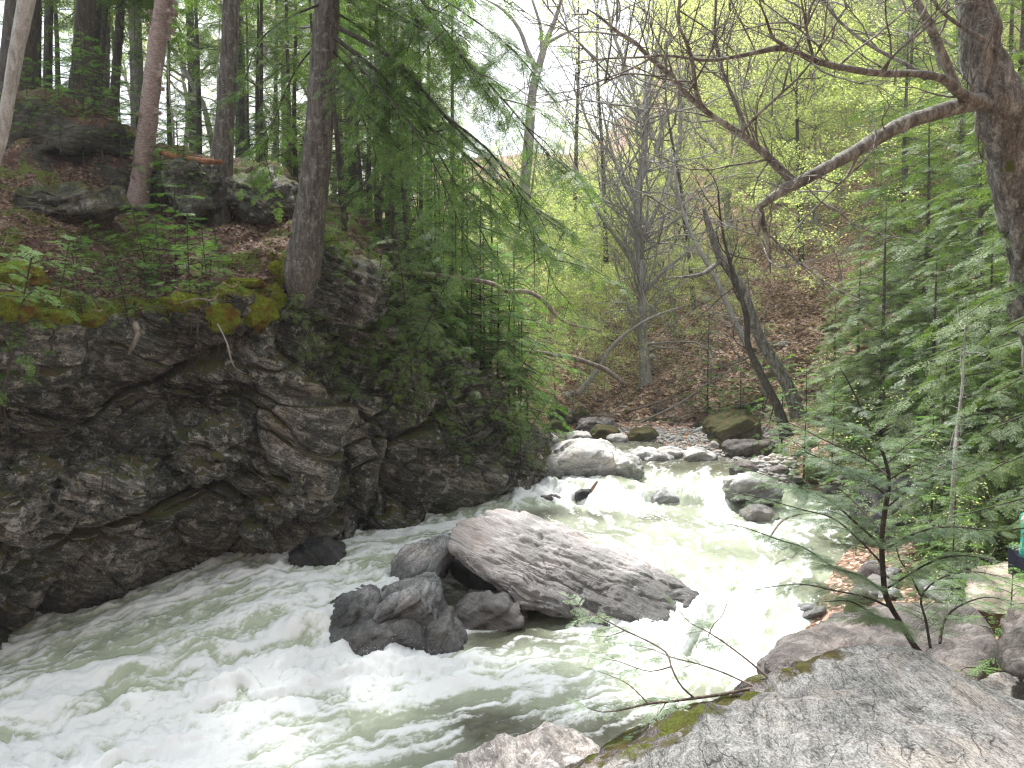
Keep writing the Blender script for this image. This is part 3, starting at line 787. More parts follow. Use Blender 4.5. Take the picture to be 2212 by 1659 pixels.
H2 = [P(1130,1640,4.3), P(1250,1592,4.4), P(1400,1568,4.4), P(1520,1535,4.4), P(1600,1500,4.45), P(1680,1470,4.5), P(1300,1640,3.6), P(1600,1560,3.7), P(1000,1800,3.4), P(1400,1850,2.7), P(1800,1800,2.5), P(1100,1900,4.3), P(1700,1800,4.6), P(1000,1850,4.2)]
H3 = [P(930,1670,4.6), P(1040,1590,4.7), P(1120,1552,4.75), P(1190,1545,4.75), P(1250,1568,4.7), P(1310,1600,4.6), P(900,1800,4.2), P(1100,1750,3.9), P(1300,1700,4.0), P(950,1850,4.8), P(1300,1850,4.8)]
FG = B_FG
H4 = [P(1700,1659,3.1), P(1850,1600,3.3), P(2000,1548,3.5), P(2130,1530,3.75), P(2260,1560,3.8), P(2500,1640,3.6), P(1700,1900,2.4), P(2500,2100,2.0), P(2400,1800,4.2), P(1800,1800,4.2)]
HA_ = [q for q in H1 if True] + H2
fgo = add_rock('foreground_boulder', [hull_rock(HA_, 7, 7.5, .05, FG, .012, 12, 201, .022, 1.5), hull_rock(H4, 6, 10, .03, FG, .010, 12, 204, .015, 1.5)],
         M_GREY, 'large rounded grey lichened boulder with a brown mossy shoulder under the camera')
add_rock('low_boulder', [hull_rock(H3, 6, 7, .03, FG, .010, 10, 203)], M_LOW, 'low grey stone with a pale worn top at the water edge')
add_rock('warm_boulder', [hull_rock([P(1650,1470,7.6), P(1660,1420,7.7), P(1690,1385,7.9), P(1760,1360,8.2), P(1830,1320,8.8), P(1920,1290,9.2), P(2040,1290,9.0), P(2120,1330,8.4), P(2160,1400,7.8), P(2100,1500,7.0), P(1900,1520,6.8), P(1720,1500,7.1),
         P(1650,1620,7.5), P(2100,1650,7.2), P(1700,1400,9.6), P(2100,1360,9.8), P(1800,1600,9.6)], 6, 11, .06, ((0, 1, 0), .3), .02, 7, 211, .06, 1.1)],
         M_PURPLE, 'broad purplish brown boulder sloping to the river behind the hemlock sapling')
add_rock('square_boulder', [hull_rock(outline_pts([(1647,1480), (1655,1435), (1700,1420), (1745,1440), (1745,1490), (1690,1510)], 7.2, .6), 5, 14, .03, None, .015, 7, 215)],
         M_PURPLE, 'squarish brown block at the waterside end of the broad boulder')
add_rock('path_slab', [hull_rock([P(2090,1560,5.6), P(2110,1470,6.0), P(2150,1450,6.2), P(2200,1455,6.2), P(2250,1500,5.9), P(2250,1600,5.4), P(2100,1650,5.3), P(2100,1560,6.6), P(2250,1560,6.6)], 5, 14, .03, None, .01, 7, 221)],
         M_GREY, 'flat blue grey stone beside the leafy path behind the foreground boulder')
add_rock('overhung_boulder', [hull_rock([P(2165,1440,5.7), P(2160,1390,6.0), P(2190,1330,6.3), P(2240,1320,6.2), P(2330,1380,6.0), P(2330,1480,5.6), P(2200,1470,5.4), P(2330,1400,7.2), P(2200,1400,7.2)], 5, 12, .05, None, .02, 7, 225)],
         M_PURPLE, 'brown boulder with a black undercut above the leafy path')
add_rock('seat_boulder', [hull_rock([P(2080,1290,8.8), P(2095,1230,9.3), P(2140,1215,9.5), P(2240,1212,9.5), P(2320,1230,9.3), P(2320,1320,8.8), P(2200,1330,8.4), P(2090,1320,8.5), P(2150,1260,10.6), P(2320,1260,10.6), P(2200,1400,9.4)], 5, 12, .05, None, .02, 7, 231)],
         rock_mat('tan_stone', (.16, .13, .10), (.32, .27, .22), (.48, .42, .36), lichen=.2, stretch=3), 'tan boulder the person in teal sits on')

# --- upstream
def stone(outline, z, label, mat=M_PALE, thick=None, group=None, name='river_stone', sub=4, seed=0, cat='stone', sharp=9, lift=0.0):
    o = np.array(outline, float); vb = o[:, 1].max()
    Y = PZ(o[:, 0].mean(), vb, z)[1]
    w = (o[:, 0].max() - o[:, 0].min()) / F * Y
    th = thick or w * .8
    c = o.mean(0)
    ext = [(c[0] + (u - c[0]) * .9, vb + 14) for u in (o[:, 0].min(), o[:, 0].max())]
    return add_rock(name, [hull_rock(outline_pts(list(map(tuple, o)) + ext, Y + th * .45, th, taper=.7), sub, sharp, .05 * min(w, 1.2), ((0, 1, 0), .4), .02 * min(w, 1), 5, 300 + seed)], mat, label, cat, group)

stone([(1160,995), (1185,975), (1225,952), (1290,948), (1330,960), (1345,985), (1320,1015), (1210,1018)], -3.33, 'big pale rounded boulder upstream with a dark undercut face', thick=2.6, name='upstream_boulder', sub=6, seed=1, cat='boulder')
stone([(1290,1005), (1305,980), (1340,974), (1375,990), (1392,1004), (1365,1020), (1310,1020)], -3.34, 'pale ribbed rock joined to the side of the big upstream boulder', thick=1.6, name='upstream_boulder', sub=5, seed=2, cat='boulder')
stone([(1150,1005), (1165,990), (1195,985), (1225,1003), (1230,1016), (1170,1020)], -3.34, 'small white stone below the big upstream boulder by the cliff corner', seed=3)
stone([(1150,948), (1165,935), (1190,935), (1205,945), (1200,960), (1160,962)], -3.3, 'white stone nearest the cliff corner at the far pool', seed=4)
stone([(1220,942), (1240,932), (1270,932), (1290,942), (1280,948), (1230,948)], -3.3, 'flat white stone standing alone in the far pool', seed=5)
stone([(1310,945), (1325,937), (1345,937), (1358,945), (1355,955), (1318,955)], -3.3, 'white crusted stone between the far mossy stones', seed=6)
stone([(1240,925), (1255,905), (1290,900), (1325,905), (1340,922), (1320,935), (1255,938)], -3.28, 'round grey green boulder on the far shore beside the mossy stone', mat=M_PURPLE, seed=7, sub=5, name='shore_boulder', cat='boulder')
stone([(1270,935), (1290,920), (1320,918), (1340,930), (1335,945), (1280,948)], -3.28, 'yellow mossy stone against the round far shore boulder', mat=M_MOSSY, seed=8, name='mossy_stone')
stone([(1350,940), (1370,925), (1410,923), (1425,938), (1415,950), (1360,952)], -3.28, 'low mossy stone at the left end of the gravel bar', mat=M_MOSSY, seed=9, name='mossy_stone')
stone([(1180,885), (1190,876), (1215,876), (1225,886), (1215,897), (1185,897)], -2.9, 'mossy round stone on the leafy bank above the far pool', mat=M_MOSSY, seed=10, name='mossy_stone')
stone([(1235,893), (1245,884), (1265,884), (1275,892), (1265,900), (1240,900)], -2.9, 'smaller mossy stone on the leafy bank right of the round one', mat=M_MOSSY, seed=11, name='mossy_stone')
stone([(1175,915), (1195,905), (1215,908), (1230,915), (1222,926), (1180,924)], -3.2, 'dark mossy stone at the far water edge', mat=M_MOSSY, seed=12, name='mossy_stone')
stone([(1505,950), (1520,910), (1560,888), (1600,880), (1635,895), (1645,930), (1635,955), (1560,965), (1512,965)], -3.3, 'great wedge shaped boulder covered in brown green moss', mat=M_MOSSY, thick=2.6, seed=13, sub=6, name='mossy_boulder', cat='boulder')
stone([(1345,985), (1365,968), (1400,962), (1430,972), (1430,985), (1370,992)], -3.32, 'white stone at the left end of the row below the gravel bar', seed=14)
stone([(1385,985), (1400,975), (1435,976), (1455,988), (1440,996), (1392,996)], -3.33, 'blue grey stone in front of the row of white stones', mat=M_DARK, seed=15)
stone([(1415,975), (1435,965), (1465,965), (1485,978), (1480,990), (1425,988)], -3.32, 'white stone in the middle of the row below the gravel bar', seed=16)
stone([(1470,978), (1490,966), (1520,966), (1552,985), (1540,994), (1480,990)], -3.32, 'white stone at the right end of the row below the gravel bar', seed=17)
stone([(1555,1052), (1570,1030), (1610,1022), (1665,1025), (1690,1050), (1670,1070), (1590,1066)], -3.45, 'large white boulder lying in the riffle behind the sapling', name='river_boulder', sub=5, seed=18, cat='boulder')
stone([(1600,1108), (1620,1090), (1655,1092), (1690,1112), (1670,1122), (1615,1122)], -3.78, 'white stone half sunk in the riffle behind the sapling twigs', seed=19)
stone([(1405,1072), (1420,1060), (1450,1060), (1470,1072), (1455,1086), (1410,1086)], -3.74, 'blue grey rock in the tail of the white cascade', mat=M_DARK, seed=20)
stone([(1240,1062), (1255,1055), (1275,1056), (1280,1066), (1250,1070)], -3.62, 'black rock under the snag in the cascade', mat=M_BLACK, seed=21)
stone([(1152,1078), (1165,1066), (1195,1066), (1215,1076), (1200,1086), (1160,1086)], -3.76, 'water worn brown rock below the cascade beside the cliff corner', mat=M_PURPLE, seed=22)
stone([(1575,1010), (1590,995), (1620,995), (1640,1010), (1625,1022), (1585,1020)], -3.33, 'rounded tan stone on the gravel shore in front of the white boulder', mat=M_PURPLE, seed=23)
stone([(1560,965), (1590,950), (1660,945), (1680,965), (1650,985), (1575,985)], -3.25, 'flat brown ledge stone on the shore below the mossy wedge', mat=M_PURPLE, seed=24, sub=5)
stone([(1845,1190), (1855,1178), (1875,1176), (1890,1186), (1880,1196), (1850,1196)], -3.92, 'single white stone in the quiet water behind the sapling stem', seed=25)
stone([(1950,1270), (1975,1225), (2020,1215), (2045,1240), (2040,1280), (1965,1290)], -4.0, 'pale grey boulder at the shore right of the sapling stem', seed=26, sub=5, mat=M_SLAB)
stone([(1985,1150), (1992,1130), (2005,1122), (2018,1135), (2022,1160), (1990,1165)], -3.3, 'small upright yellowish stone under the dark hemlock boughs', mat=M_PALE, seed=27, thick=.3)
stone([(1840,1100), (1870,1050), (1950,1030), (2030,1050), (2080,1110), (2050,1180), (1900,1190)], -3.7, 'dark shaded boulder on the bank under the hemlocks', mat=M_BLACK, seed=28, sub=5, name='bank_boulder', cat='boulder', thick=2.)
stone([(2030,1120), (2050,1060), (2100,1050), (2140,1090), (2150,1150), (2080,1170)], -3.3, 'mossy dark boulder beside the pale stem on the bank', mat=M_MOSSY, seed=29, sub=5, name='bank_boulder', cat='boulder', thick=1.6)

# --- ledges that stand out of the cliff
for k, (ol, Y, th, lb) in enumerate([
  ([(385,985), (395,940), (430,912), (490,905), (530,940), (528,985), (490,1015), (430,1020)], 14.05, 1.5, 'rounded block bulging from the middle of the cliff'),
  ([(540,1130), (560,1060), (640,1010), (690,1000), (697,1060), (620,1110), (570,1160)], 14.75, 1.6, 'pale slanting ledge nose low on the cliff above the black rock'),
  ([(130,1060), (150,1015), (250,1000), (330,1020), (325,1070), (270,1110), (190,1090)], 12.3, 1.5, 'white crusted block in the lower cliff'),
  ([(0,1040), (20,1015), (70,1030), (110,1080), (60,1100), (-30,1090)], 11.7, 1.2, 'white streaked ledge at the low outer end of the cliff'),
  ([(1050,1080), (1060,1010), (1130,1005), (1150,1030), (1145,1075), (1100,1105)], 18.7, 1.4, 'stacked ledge corner where the cliff meets the far pool'),
]):
    add_rock('rock_ledge', [hull_rock(outline_pts(ol, Y, th, .1, .72), 6 if k < 6 else 5, 9, .09, ((.3, 1, 0), -.42), .05, 7, 400 + k * 7, .16, 1.3)], M_CLIFF, lb, 'rock ledge')
M_RIDGE = ground_mat('ridge_duff', .62, .35)
# outcrops on the forest floor
for k, (ol, Y, th, lb, mt) in enumerate([
  ([(355,400), (380,350), (470,345), (500,380), (500,470), (440,480), (380,440)], 18.3, 2.0, 'dark outcrop with a flat log top behind the middle trunks', M_LEDGE),
  ([(495,440), (520,380), (590,365), (640,400), (640,480), (560,495)], 18.6, 2.0, 'black outcrop between the slim trunk and the great hemlock', M_CLIFF),
  ([(-60,240), (60,195), (190,215), (290,290), (270,350), (100,370), (-60,340)], 18.6, 2.6, 'mossy hump of rock on the ridge between the leaning birch and peeling birch', M_RIDGE),
  ([(40,420), (110,395), (230,410), (290,450), (200,470), (60,450)], 15.6, 1.2, 'flat grey ledge beside the bare path', M_LEDGE),
  ([(680,600), (710,545), (790,550), (840,620), (820,700), (720,720)], 16.6, 1.6, 'black mossy outcrop right of the great hemlock roots', M_CLIFF),
]):
    add_rock('outcrop', [hull_rock(outline_pts(ol, Y, th, .1, .75), 5, 8, .12, ((.3, 1, 0), -.3), .04, 6, 500 + k * 7, .10, 1.2)], mt, lb, 'outcrop')

# --- gravel bar and cobbles
def scatter_stones(n, seed, region, size, mat, name, label):
    rg = np.random.default_rng(seed); vs, fs = [], []; base, fc = ico(1)
    for _ in range(n):
        u, v = region(rg)
        p = hit(u, v, (BV_LAND,))
        if p is None: continue
        s = size(rg) * rg.uniform(.6, 1.3, 3) * np.array([1, 1, .6])
        V = base * (1 + rg.uniform(-.18, .18, (len(base), 1))) * s
        vs.append((V + p + [0, 0, s[2] * .3], fc))
    V, Fc = join(vs)
    o = link(name, mesh_np(name, V, Fc, mat, smooth=False)); tag(o, label, kind='stuff')
scatter_stones(2600, 5, lambda r: (r.uniform(1330, 1700), r.uniform(925, 990)), lambda r: r.uniform(.02, .07), M_PALE, 'gravel', 'pale gravel and pebbles on the far river bar')
scatter_stones(500, 6, lambda r: (r.uniform(1480, 1720), r.uniform(985, 1050)), lambda r: r.uniform(.04, .13), M_PALE, 'cobble_gravel', 'mixed cobbles along the near end of the river bar')
rg = np.random.default_rng(12)
lib = []
for k in range(6):
    pts = rg.normal(size=(14, 3)); pts /= np.linalg.norm(pts, axis=1, keepdims=True); pts *= np.array([1, .8, .55])
    V, Fc = hull_rock(pts, 3, 9, .05, None, .03, 3, 600 + k)
    lib.append(V)
cob = [(mesh_np('cobble', V, ico(3)[1], m_)) for V, m_ in zip(lib, [M_PALE, M_PURPLE, M_PALE, M_DARK, M_MOSSY, M_PURPLE])]
def cobbles(n, reg, smin, smax, label, group):
    for _ in range(n):
        u, v = reg(); p = hit(u, v, (BV_LAND,))
        if p is None or p[1] > 60: continue
        o = link('cobble', cob[rg.integers(6)]); s = rg.uniform(smin, smax)
        o.scale = (s, s, s); o.rotation_euler = (rg.uniform(-.3, .3), rg.uniform(-.3, .3), rg.uniform(0, 6.28)); o.location = p + [0, 0, s * .15]
        tag(o, label, 'stone', group)
cobbles(70, lambda: (rg.uniform(1500, 1850), rg.uniform(960, 1090)), .10, .32, 'loose cobble on the stony right shore behind the sapling', 'cobbles on the right shore')
cobbles(30, lambda: (rg.uniform(1180, 1550), rg.uniform(880, 935)), .10, .28, 'small stone at the foot of the leafy far bank', 'stones at the foot of the far bank')
cobbles(40, lambda: (rg.uniform(1750, 2200), rg.uniform(1100, 1380)), .12, .4, 'loose stone on the shaded bank under the right hemlocks', 'stones on the shaded right bank')
cobbles(16, lambda: (rg.uniform(1200, 1800), rg.uniform(640, 880)), .12, .40, 'stone bedded in the leaf covered hillside', 'stones on the leafy hillside')

# moss cushions spilling over the rim of the cliff
m_, nt_ = new_mat('bright_moss'); k_ = NT(nt_)
ps_ = k_.n('ShaderNodeNewGeometry').outputs['Position']
h_ = k_.math('ADD', k_.noise(ps_, 60, 4, .8), k_.math('MULTIPLY', k_.noise(ps_, 14, 4, .7), .8))
c_ = k_.ramp(k_.math('MULTIPLY', h_, .6), [(.36, (.05, .07, .008)), (.54, (.17, .21, .02)), (.66, (.30, .31, .04))])
c_ = k_.mix(k_.ramp(k_.noise(ps_, 3.0, 4), [(.52, 0.), (.62, 1.)]), c_, (.16, .085, .02))
p_ = k_.n('ShaderNodeBsdfPrincipled', inp={'Base Color': c_, 'Roughness': .95, 'Normal': k_.bump(h_, 1.0, .04)}); p_.inputs['Specular IOR Level'].default_value = .1
k_.out(p_.outputs[0])
def cushion(u, v, w, h, lab, seed):
    p = hit(u, v, (BV_LEFT, BV_CLIFF))
    if p is None: return
    w = w / F * p[1]; h = h / F * p[1]; d, f = ico(5)
    V = d * np.array([w / 2, w * .35, h / 2]); V = V * (1 + .35 * fbm(d * 1.6 + seed, 3, seed)[:, None]) + d * (fbm(V * 18, 3, seed + 1) * .02 + fbm(V * 60, 2, seed + 2) * .006)[:, None]
    o = link('moss_cushion', mesh_np('moss_cushion', V, f, m_), loc=p + [0, .03, -h * .1]); tag(o, lab, 'moss', 'moss cushions on the rim of the cliff')
for i, (u, v, w, h, lab) in enumerate([(25, 600, 130, 90, 'broad yellow green moss cushion at the outer end of the rim'), (20, 660, 110, 60, 'orange tinged moss cushion below the broad one'), (480, 675, 70, 70, 'round golden green moss cushion hanging over the cliff beside the white dead branch'),
      (555, 665, 70, 80, 'dark green moss cushion between the golden one and the great hemlock'), (590, 640, 50, 60, 'small bright moss cushion nearest the great hemlock roots'), (400, 650, 90, 40, 'flat moss cushion left of the golden one'), (100, 680, 110, 40, 'thin moss mat over the pale crusted rock at the rim'),
      (605, 575, 50, 30, 'moss pad against the foot of the great hemlock'), (525, 610, 90, 24, 'low moss pad on the ledge above the rim'), (180, 690, 80, 34, 'moss clump at the notch in the rim')]):
    cushion(u, v, w, h, lab, 900 + i * 5)
# ================================================================== tree building kit
def seg_tubes(S, k=5):
    """S: rows x0 y0 z0 x1 y1 z1 r0 r1 -> open frustums"""
    S = np.asarray(S, float)
    a, b, r0, r1 = S[:, :3], S[:, 3:6], S[:, 6], S[:, 7]
    d = b - a; d /= np.linalg.norm(d, axis=1, keepdims=True) + 1e-9
    ref = np.where(np.abs(d[:, 2:3]) > .9, np.array([[1., 0, 0]]), np.array([[0, 0, 1.]]))
    x = np.cross(d, ref); x /= np.linalg.norm(x, axis=1, keepdims=True); y = np.cross(d, x)
    an = np.arange(k) * 2 * math.pi / k
    ring = x[:, None, :] * np.cos(an)[None, :, None] + y[:, None, :] * np.sin(an)[None, :, None]
    A = a[:, None] + ring * r0[:, None, None]; B = b[:, None] + ring * r1[:, None, None]
    V = np.concatenate([A, B], 1).reshape(-1, 3)
    n = len(S); base = (np.arange(n) * 2 * k)[:, None, None]
    i = np.arange(k); j = (i + 1) % k
    Fc = np.stack([i, j, j + k, i + k], -1)[None] + base
    return V, Fc.reshape(-1, 4)

def resample(pts, step):
    pts = np.asarray(pts, float); n = len(pts)
    t = np.linspace(0, n - 1, max(8, (n - 1) * 8))
    C = catmull(pts, t)
    L = np.concatenate([[0], np.cumsum(np.linalg.norm(np.diff(C[:, :3], axis=0), axis=1))])
    m = max(3, int(L[-1] / step) + 1)
    s = np.linspace(0, L[-1], m)
    return np.stack([np.interp(s, L, C[:, c]) for c in range(C.shape[1])], 1)

def sweep(pts, k=14, step=.12, rough=.08, freq=6., seed=0, flare=0.0):
    """pts rows x y z r : a smooth continuous limb with uneven bark surface"""
    C = resample(pts, step); p, r = C[:, :3], np.maximum(C[:, 3], .001)
    if flare:
        s = np.linspace(0, 1, len(r)) * np.linalg.norm(p[-1] - p[0]); r = r * (1 + flare * np.exp(-s / .35))
    d = np.gradient(p, axis=0); d /= np.linalg.norm(d, axis=1, keepdims=True) + 1e-9
    x = np.cross(d[0], [0, 1, .1]); x /= np.linalg.norm(x)
    X = [x]
    for i in range(1, len(p)):
        x = x - d[i] * (x @ d[i]); x = x / (np.linalg.norm(x) + 1e-9); X.append(x)
    X = np.array(X); Y = np.cross(d, X)
    an = np.arange(k) * 2 * math.pi / k
    ring = X[:, None] * np.cos(an)[None, :, None] + Y[:, None] * np.sin(an)[None, :, None]
    V = (p[:, None] + ring * r[:, None, None]).reshape(-1, 3)
    rr = np.repeat(r, k); R = ring.reshape(-1, 3)
    nse = fbm(V * np.array([freq, freq, freq * .45]), 3, seed) * rough * 1.6
    if flare:
        sA = np.repeat(np.linspace(0, 1, len(r)) * np.linalg.norm(p[-1] - p[0]), k)
        nse = nse + np.exp(-sA / .4) * .35 * np.tile(np.maximum(0, np.cos(an * 2.5 + seed)), len(r))
    V = V + R * (rr * nse)[:, None]
    m = len(p); a = np.arange(m * k).reshape(m, k); b = np.roll(a, -1, 1)
    Fc = np.stack([a[:-1], b[:-1], b[1:], a[1:]], -1).reshape(-1, 4)
    V = np.vstack([V, p[-1] + d[-1] * r[-1] * .5]); tip = len(V) - 1
    cap = np.stack([a[-1], b[-1], np.full(k, tip), np.full(k, tip)], -1)
    return V, np.vstack([Fc, cap[:, :]])

def fixq(Fc):
    return Fc

def spray_tpl(seed, side=9, sub=4, leaf=.13, wid=.022, curve=.12):
    rg = np.random.default_rng(seed); Q = []
    def rh(p, a, l, w, z):
        d = np.array([math.cos(a), math.sin(a), 0]); n = np.array([-d[1], d[0], 0])
        tw = np.array([0, 0, rg.uniform(-.35, .35) * w])
        Q.append([p, p + d * l * .45 + n * w + tw, p + d * l, p + d * l * .45 - n * w - tw])
    for j in range(side):
        t = .06 + .9 * j / side
        for sg in (-1, 1):
            if rg.random() < .08: continue
            tt = t + (.45 / side if sg > 0 else 0)
            L = (.40 * (1 - tt) ** .75 + .07) * rg.uniform(.75, 1.15); a = sg * rg.uniform(.75, 1.05)
            p0 = np.array([tt, 0, 0]); dr = np.array([math.cos(a), math.sin(a), -.05])
            ns = max(1, int(round(sub * L / .3)))
            for q in range(ns):
                p = p0 + dr * L * (q / ns)
                for s2 in ((-1, 1) if q or ns > 1 else (1,)):
                    rh(p, a + s2 * rg.uniform(.35, .6), leaf * rg.uniform(.7, 1.1), wid, 0)
            rh(p0 + dr * L * .75, a, leaf, wid, 0)
        rh(np.array([t, 0, 0]), rg.uniform(-.2, .2), leaf, wid, 0)
    rh(np.array([.92, 0, 0]), 0, leaf, wid, 0)
    Q = np.array(Q)
    Q[..., 2] -= curve * Q[..., 0] ** 2 + .25 * Q[..., 1] ** 2
    return Q

TPL_MID = [spray_tpl(i + 10, 8, 2.8, .12, .016) for i in range(3)]
TPL_FAR = [spray_tpl(i + 20, 6, 1.8, .20, .028) for i in range(3)]


def place(tpls, Pn, D, N, S, seed=0):
    """put spray templates at Pn pointing along D with plane normal N and length S -> verts, faces"""
    rg = np.random.default_rng(seed)
    D = D / (np.linalg.norm(D, axis=1, keepdims=True) + 1e-9)
    Yv = np.cross(N, D); Yv /= np.linalg.norm(Yv, axis=1, keepdims=True) + 1e-9
    Z = np.cross(D, Yv)
    sel = rg.integers(0, len(tpls), len(Pn)); VV = []
    for t, T in enumerate(tpls):
        m = sel == t
        if not m.any(): continue
        q = T.reshape(-1, 3)
        V = (D[m][:, None] * q[None, :, 0:1] + Yv[m][:, None] * q[None, :, 1:2] + Z[m][:, None] * q[None, :, 2:3]) * S[m][:, None, None] + Pn[m][:, None]
        VV.append(V.reshape(-1, 3))
    V = np.vstack(VV)
    return V, np.arange(len(V)).reshape(-1, 4)

def bough_foliage(boughs, rg, lmax=.75, step=.13, spray=.30, start=.15, droop=.35, dens=1.0, compound=True, taper=.8):
    """boughs: list of (m,3) axes. returns spray placements and twig segments"""
    Pn, D, N, S, seg = [], [], [], [], []
    up = np.array([0, 0, 1.])
    for B in boughs:
        B = resample(B, step)[:, :3]; n = len(B); T = np.gradient(B, axis=0); T /= np.linalg.norm(T, axis=1, keepdims=True) + 1e-9
        Ltot = n * step
        for i in range(int(n * start), n):
            s = i / max(1, n - 1); t = T[i]
            sd_ = np.cross(t, up); sl = np.linalg.norm(sd_)
            if sl < .15: sd_ = np.array([math.cos(i * 2.4), math.sin(i * 2.4), 0]); sl = 1
            sd_ = sd_ / sl
            for sg in (-1, 1):
                if rg.random() > dens: continue
                l = min(lmax, Ltot * .5) * ((1 - s) * taper + (1 - taper)) * rg.uniform(.55, 1.1)
                if s < .3: l *= .5 + s * 1.6
                d = t * rg.uniform(.45, .75) + sd_ * sg * rg.uniform(.7, .95) + up * rg.uniform(-.15, .12)
                d /= np.linalg.norm(d)
                p = B[i] + t * rg.uniform(-.5, .5) * step
                if compound and l > spray * 1.25:
                    m = max(2, int(l / (spray * .36)))
                    prev = p
                    for q in range(m):
                        f = (q + 1) / m
                        c = p + d * l * f - up * droop * l * f * f
                        seg.append((*prev, *c, .006 * (1.3 - f), .006 * (1.1 - f) + .001))
                        tn = c - prev; tn /= np.linalg.norm(tn); lat = np.cross(tn, up); lat /= np.linalg.norm(lat) + 1e-9
                        for s2 in (-1, 1):
                            Pn.append(prev + (c - prev) * rg.random()); D.append(tn * .75 + lat * s2 * .66 + up * rg.uniform(-.25, .08))
                            N.append(up + rg.normal(0, .22, 3)); S.append(spray * rg.uniform(.7, 1.15) * (1.12 - .45 * f))
                        prev = c
                    Pn.append(prev); D.append(tn - up * .2); N.append(up + rg.normal(0, .2, 3)); S.append(spray * .8)
                else:
                    Pn.append(p); D.append(d - up * droop * .4); N.append(up + rg.normal(0, .22, 3)); S.append(max(l, spray * .6))
        Pn.append(B[-1]); D.append(T[-1]); N.append(up + rg.normal(0, .2, 3)); S.append(spray)
    return np.array(Pn), np.array(D), np.array(N), np.array(S), seg

def hemlock_mesh(name, h, r, cs, rmax, seed, tpls, step=.2, spray=.38, nb=60, rise=.15, sag=.55, dens=.85, mats=None, lmax=.7, bare_frac=.0):
    rg = np.random.default_rng(seed)
    tr = [(0, 0, -.4, r * 1.15), (rg.normal(0, .03) * h * .1, rg.normal(0, .03) * h * .1, h * .3, r * .8), (rg.normal(0, .05) * h * .1, rg.normal(0, .05) * h * .1, h * .65, r * .5), (0, 0, h, .01)]
    TV, TF = sweep(tr, 10, .25, .06, 5, seed)
    TC = resample(tr, .3)
    boughs = []; seg = []
    for i in range(nb):
        f = (i + rg.random()) / nb
        z = cs * h + (h - cs * h) * f
        k_ = np.interp(z, TC[:, 2], np.arange(len(TC))); c = np.array([np.interp(k_, np.arange(len(TC)), TC[:, j]) for j in range(4)])
        az = i * 2.399 + rg.uniform(-.9, .9)
        L = rmax * ((1 - f) ** .75 + .06) * rg.uniform(.45, 1.15)
        if rg.random() < .15: continue
        o = np.array([math.cos(az), math.sin(az), 0]); tlt = rise + .5 * f
        pts = [c[:3] + o * L * s + np.array([0, 0, L * (tlt * s - sag * s * s)]) + rg.normal(0, .03 * L, 3) * (s > 0) for s in (0, .25, .5, .75, 1.)]
        pts = np.array(pts); boughs.append(pts)
        q = resample(pts, max(.2, L / 8))[:, :3]
        for a, b, j in zip(q[:-1], q[1:], range(len(q))):
            f1 = 1 - j / len(q); seg.append((*a, *b, .004 + .012 * L * .6 * f1, .004 + .012 * L * .6 * (f1 - 1 / len(q))))
    for _ in range(int(nb * bare_frac)):
        z = rg.uniform(.05, max(cs, .3)) * h; az = rg.uniform(0, 6.28); L = rg.uniform(.4, 1.1) * min(rmax, 1.6); o = np.array([math.cos(az), math.sin(az), rg.uniform(-.2, .3)])
        seg.append((0, 0, z, *(o * L + [0, 0, z]), .010, .002))
        for __ in range(3):
            f = rg.uniform(.3, .9); e = rg.normal(0, .25, 3); seg.append((*(o * L * f + [0, 0, z]), *(o * L * f + [0, 0, z] + e), .004, .001))
    Pn, D, N, S, sg2 = bough_foliage(boughs, rg, lmax, step, spray, .12, .3, dens)
    V, Fc = place(tpls, Pn, D, N, S, seed)
    SV, SF = seg_tubes(seg, 4)
    SV2, SF2 = seg_tubes(sg2, 3) if sg2 else (np.zeros((0, 3)), None)
    tv, tf = [TV, SV], [TF, SF + len(TV)]
    if sg2: tv.append(SV2); tf.append(SF2 + len(TV) + len(SV))
    return mesh_np(name + '_trunk', np.vstack(tv), np.vstack(tf), mats[0]), mesh_np(name + '_crown', V, Fc, mats[1], smooth=False)

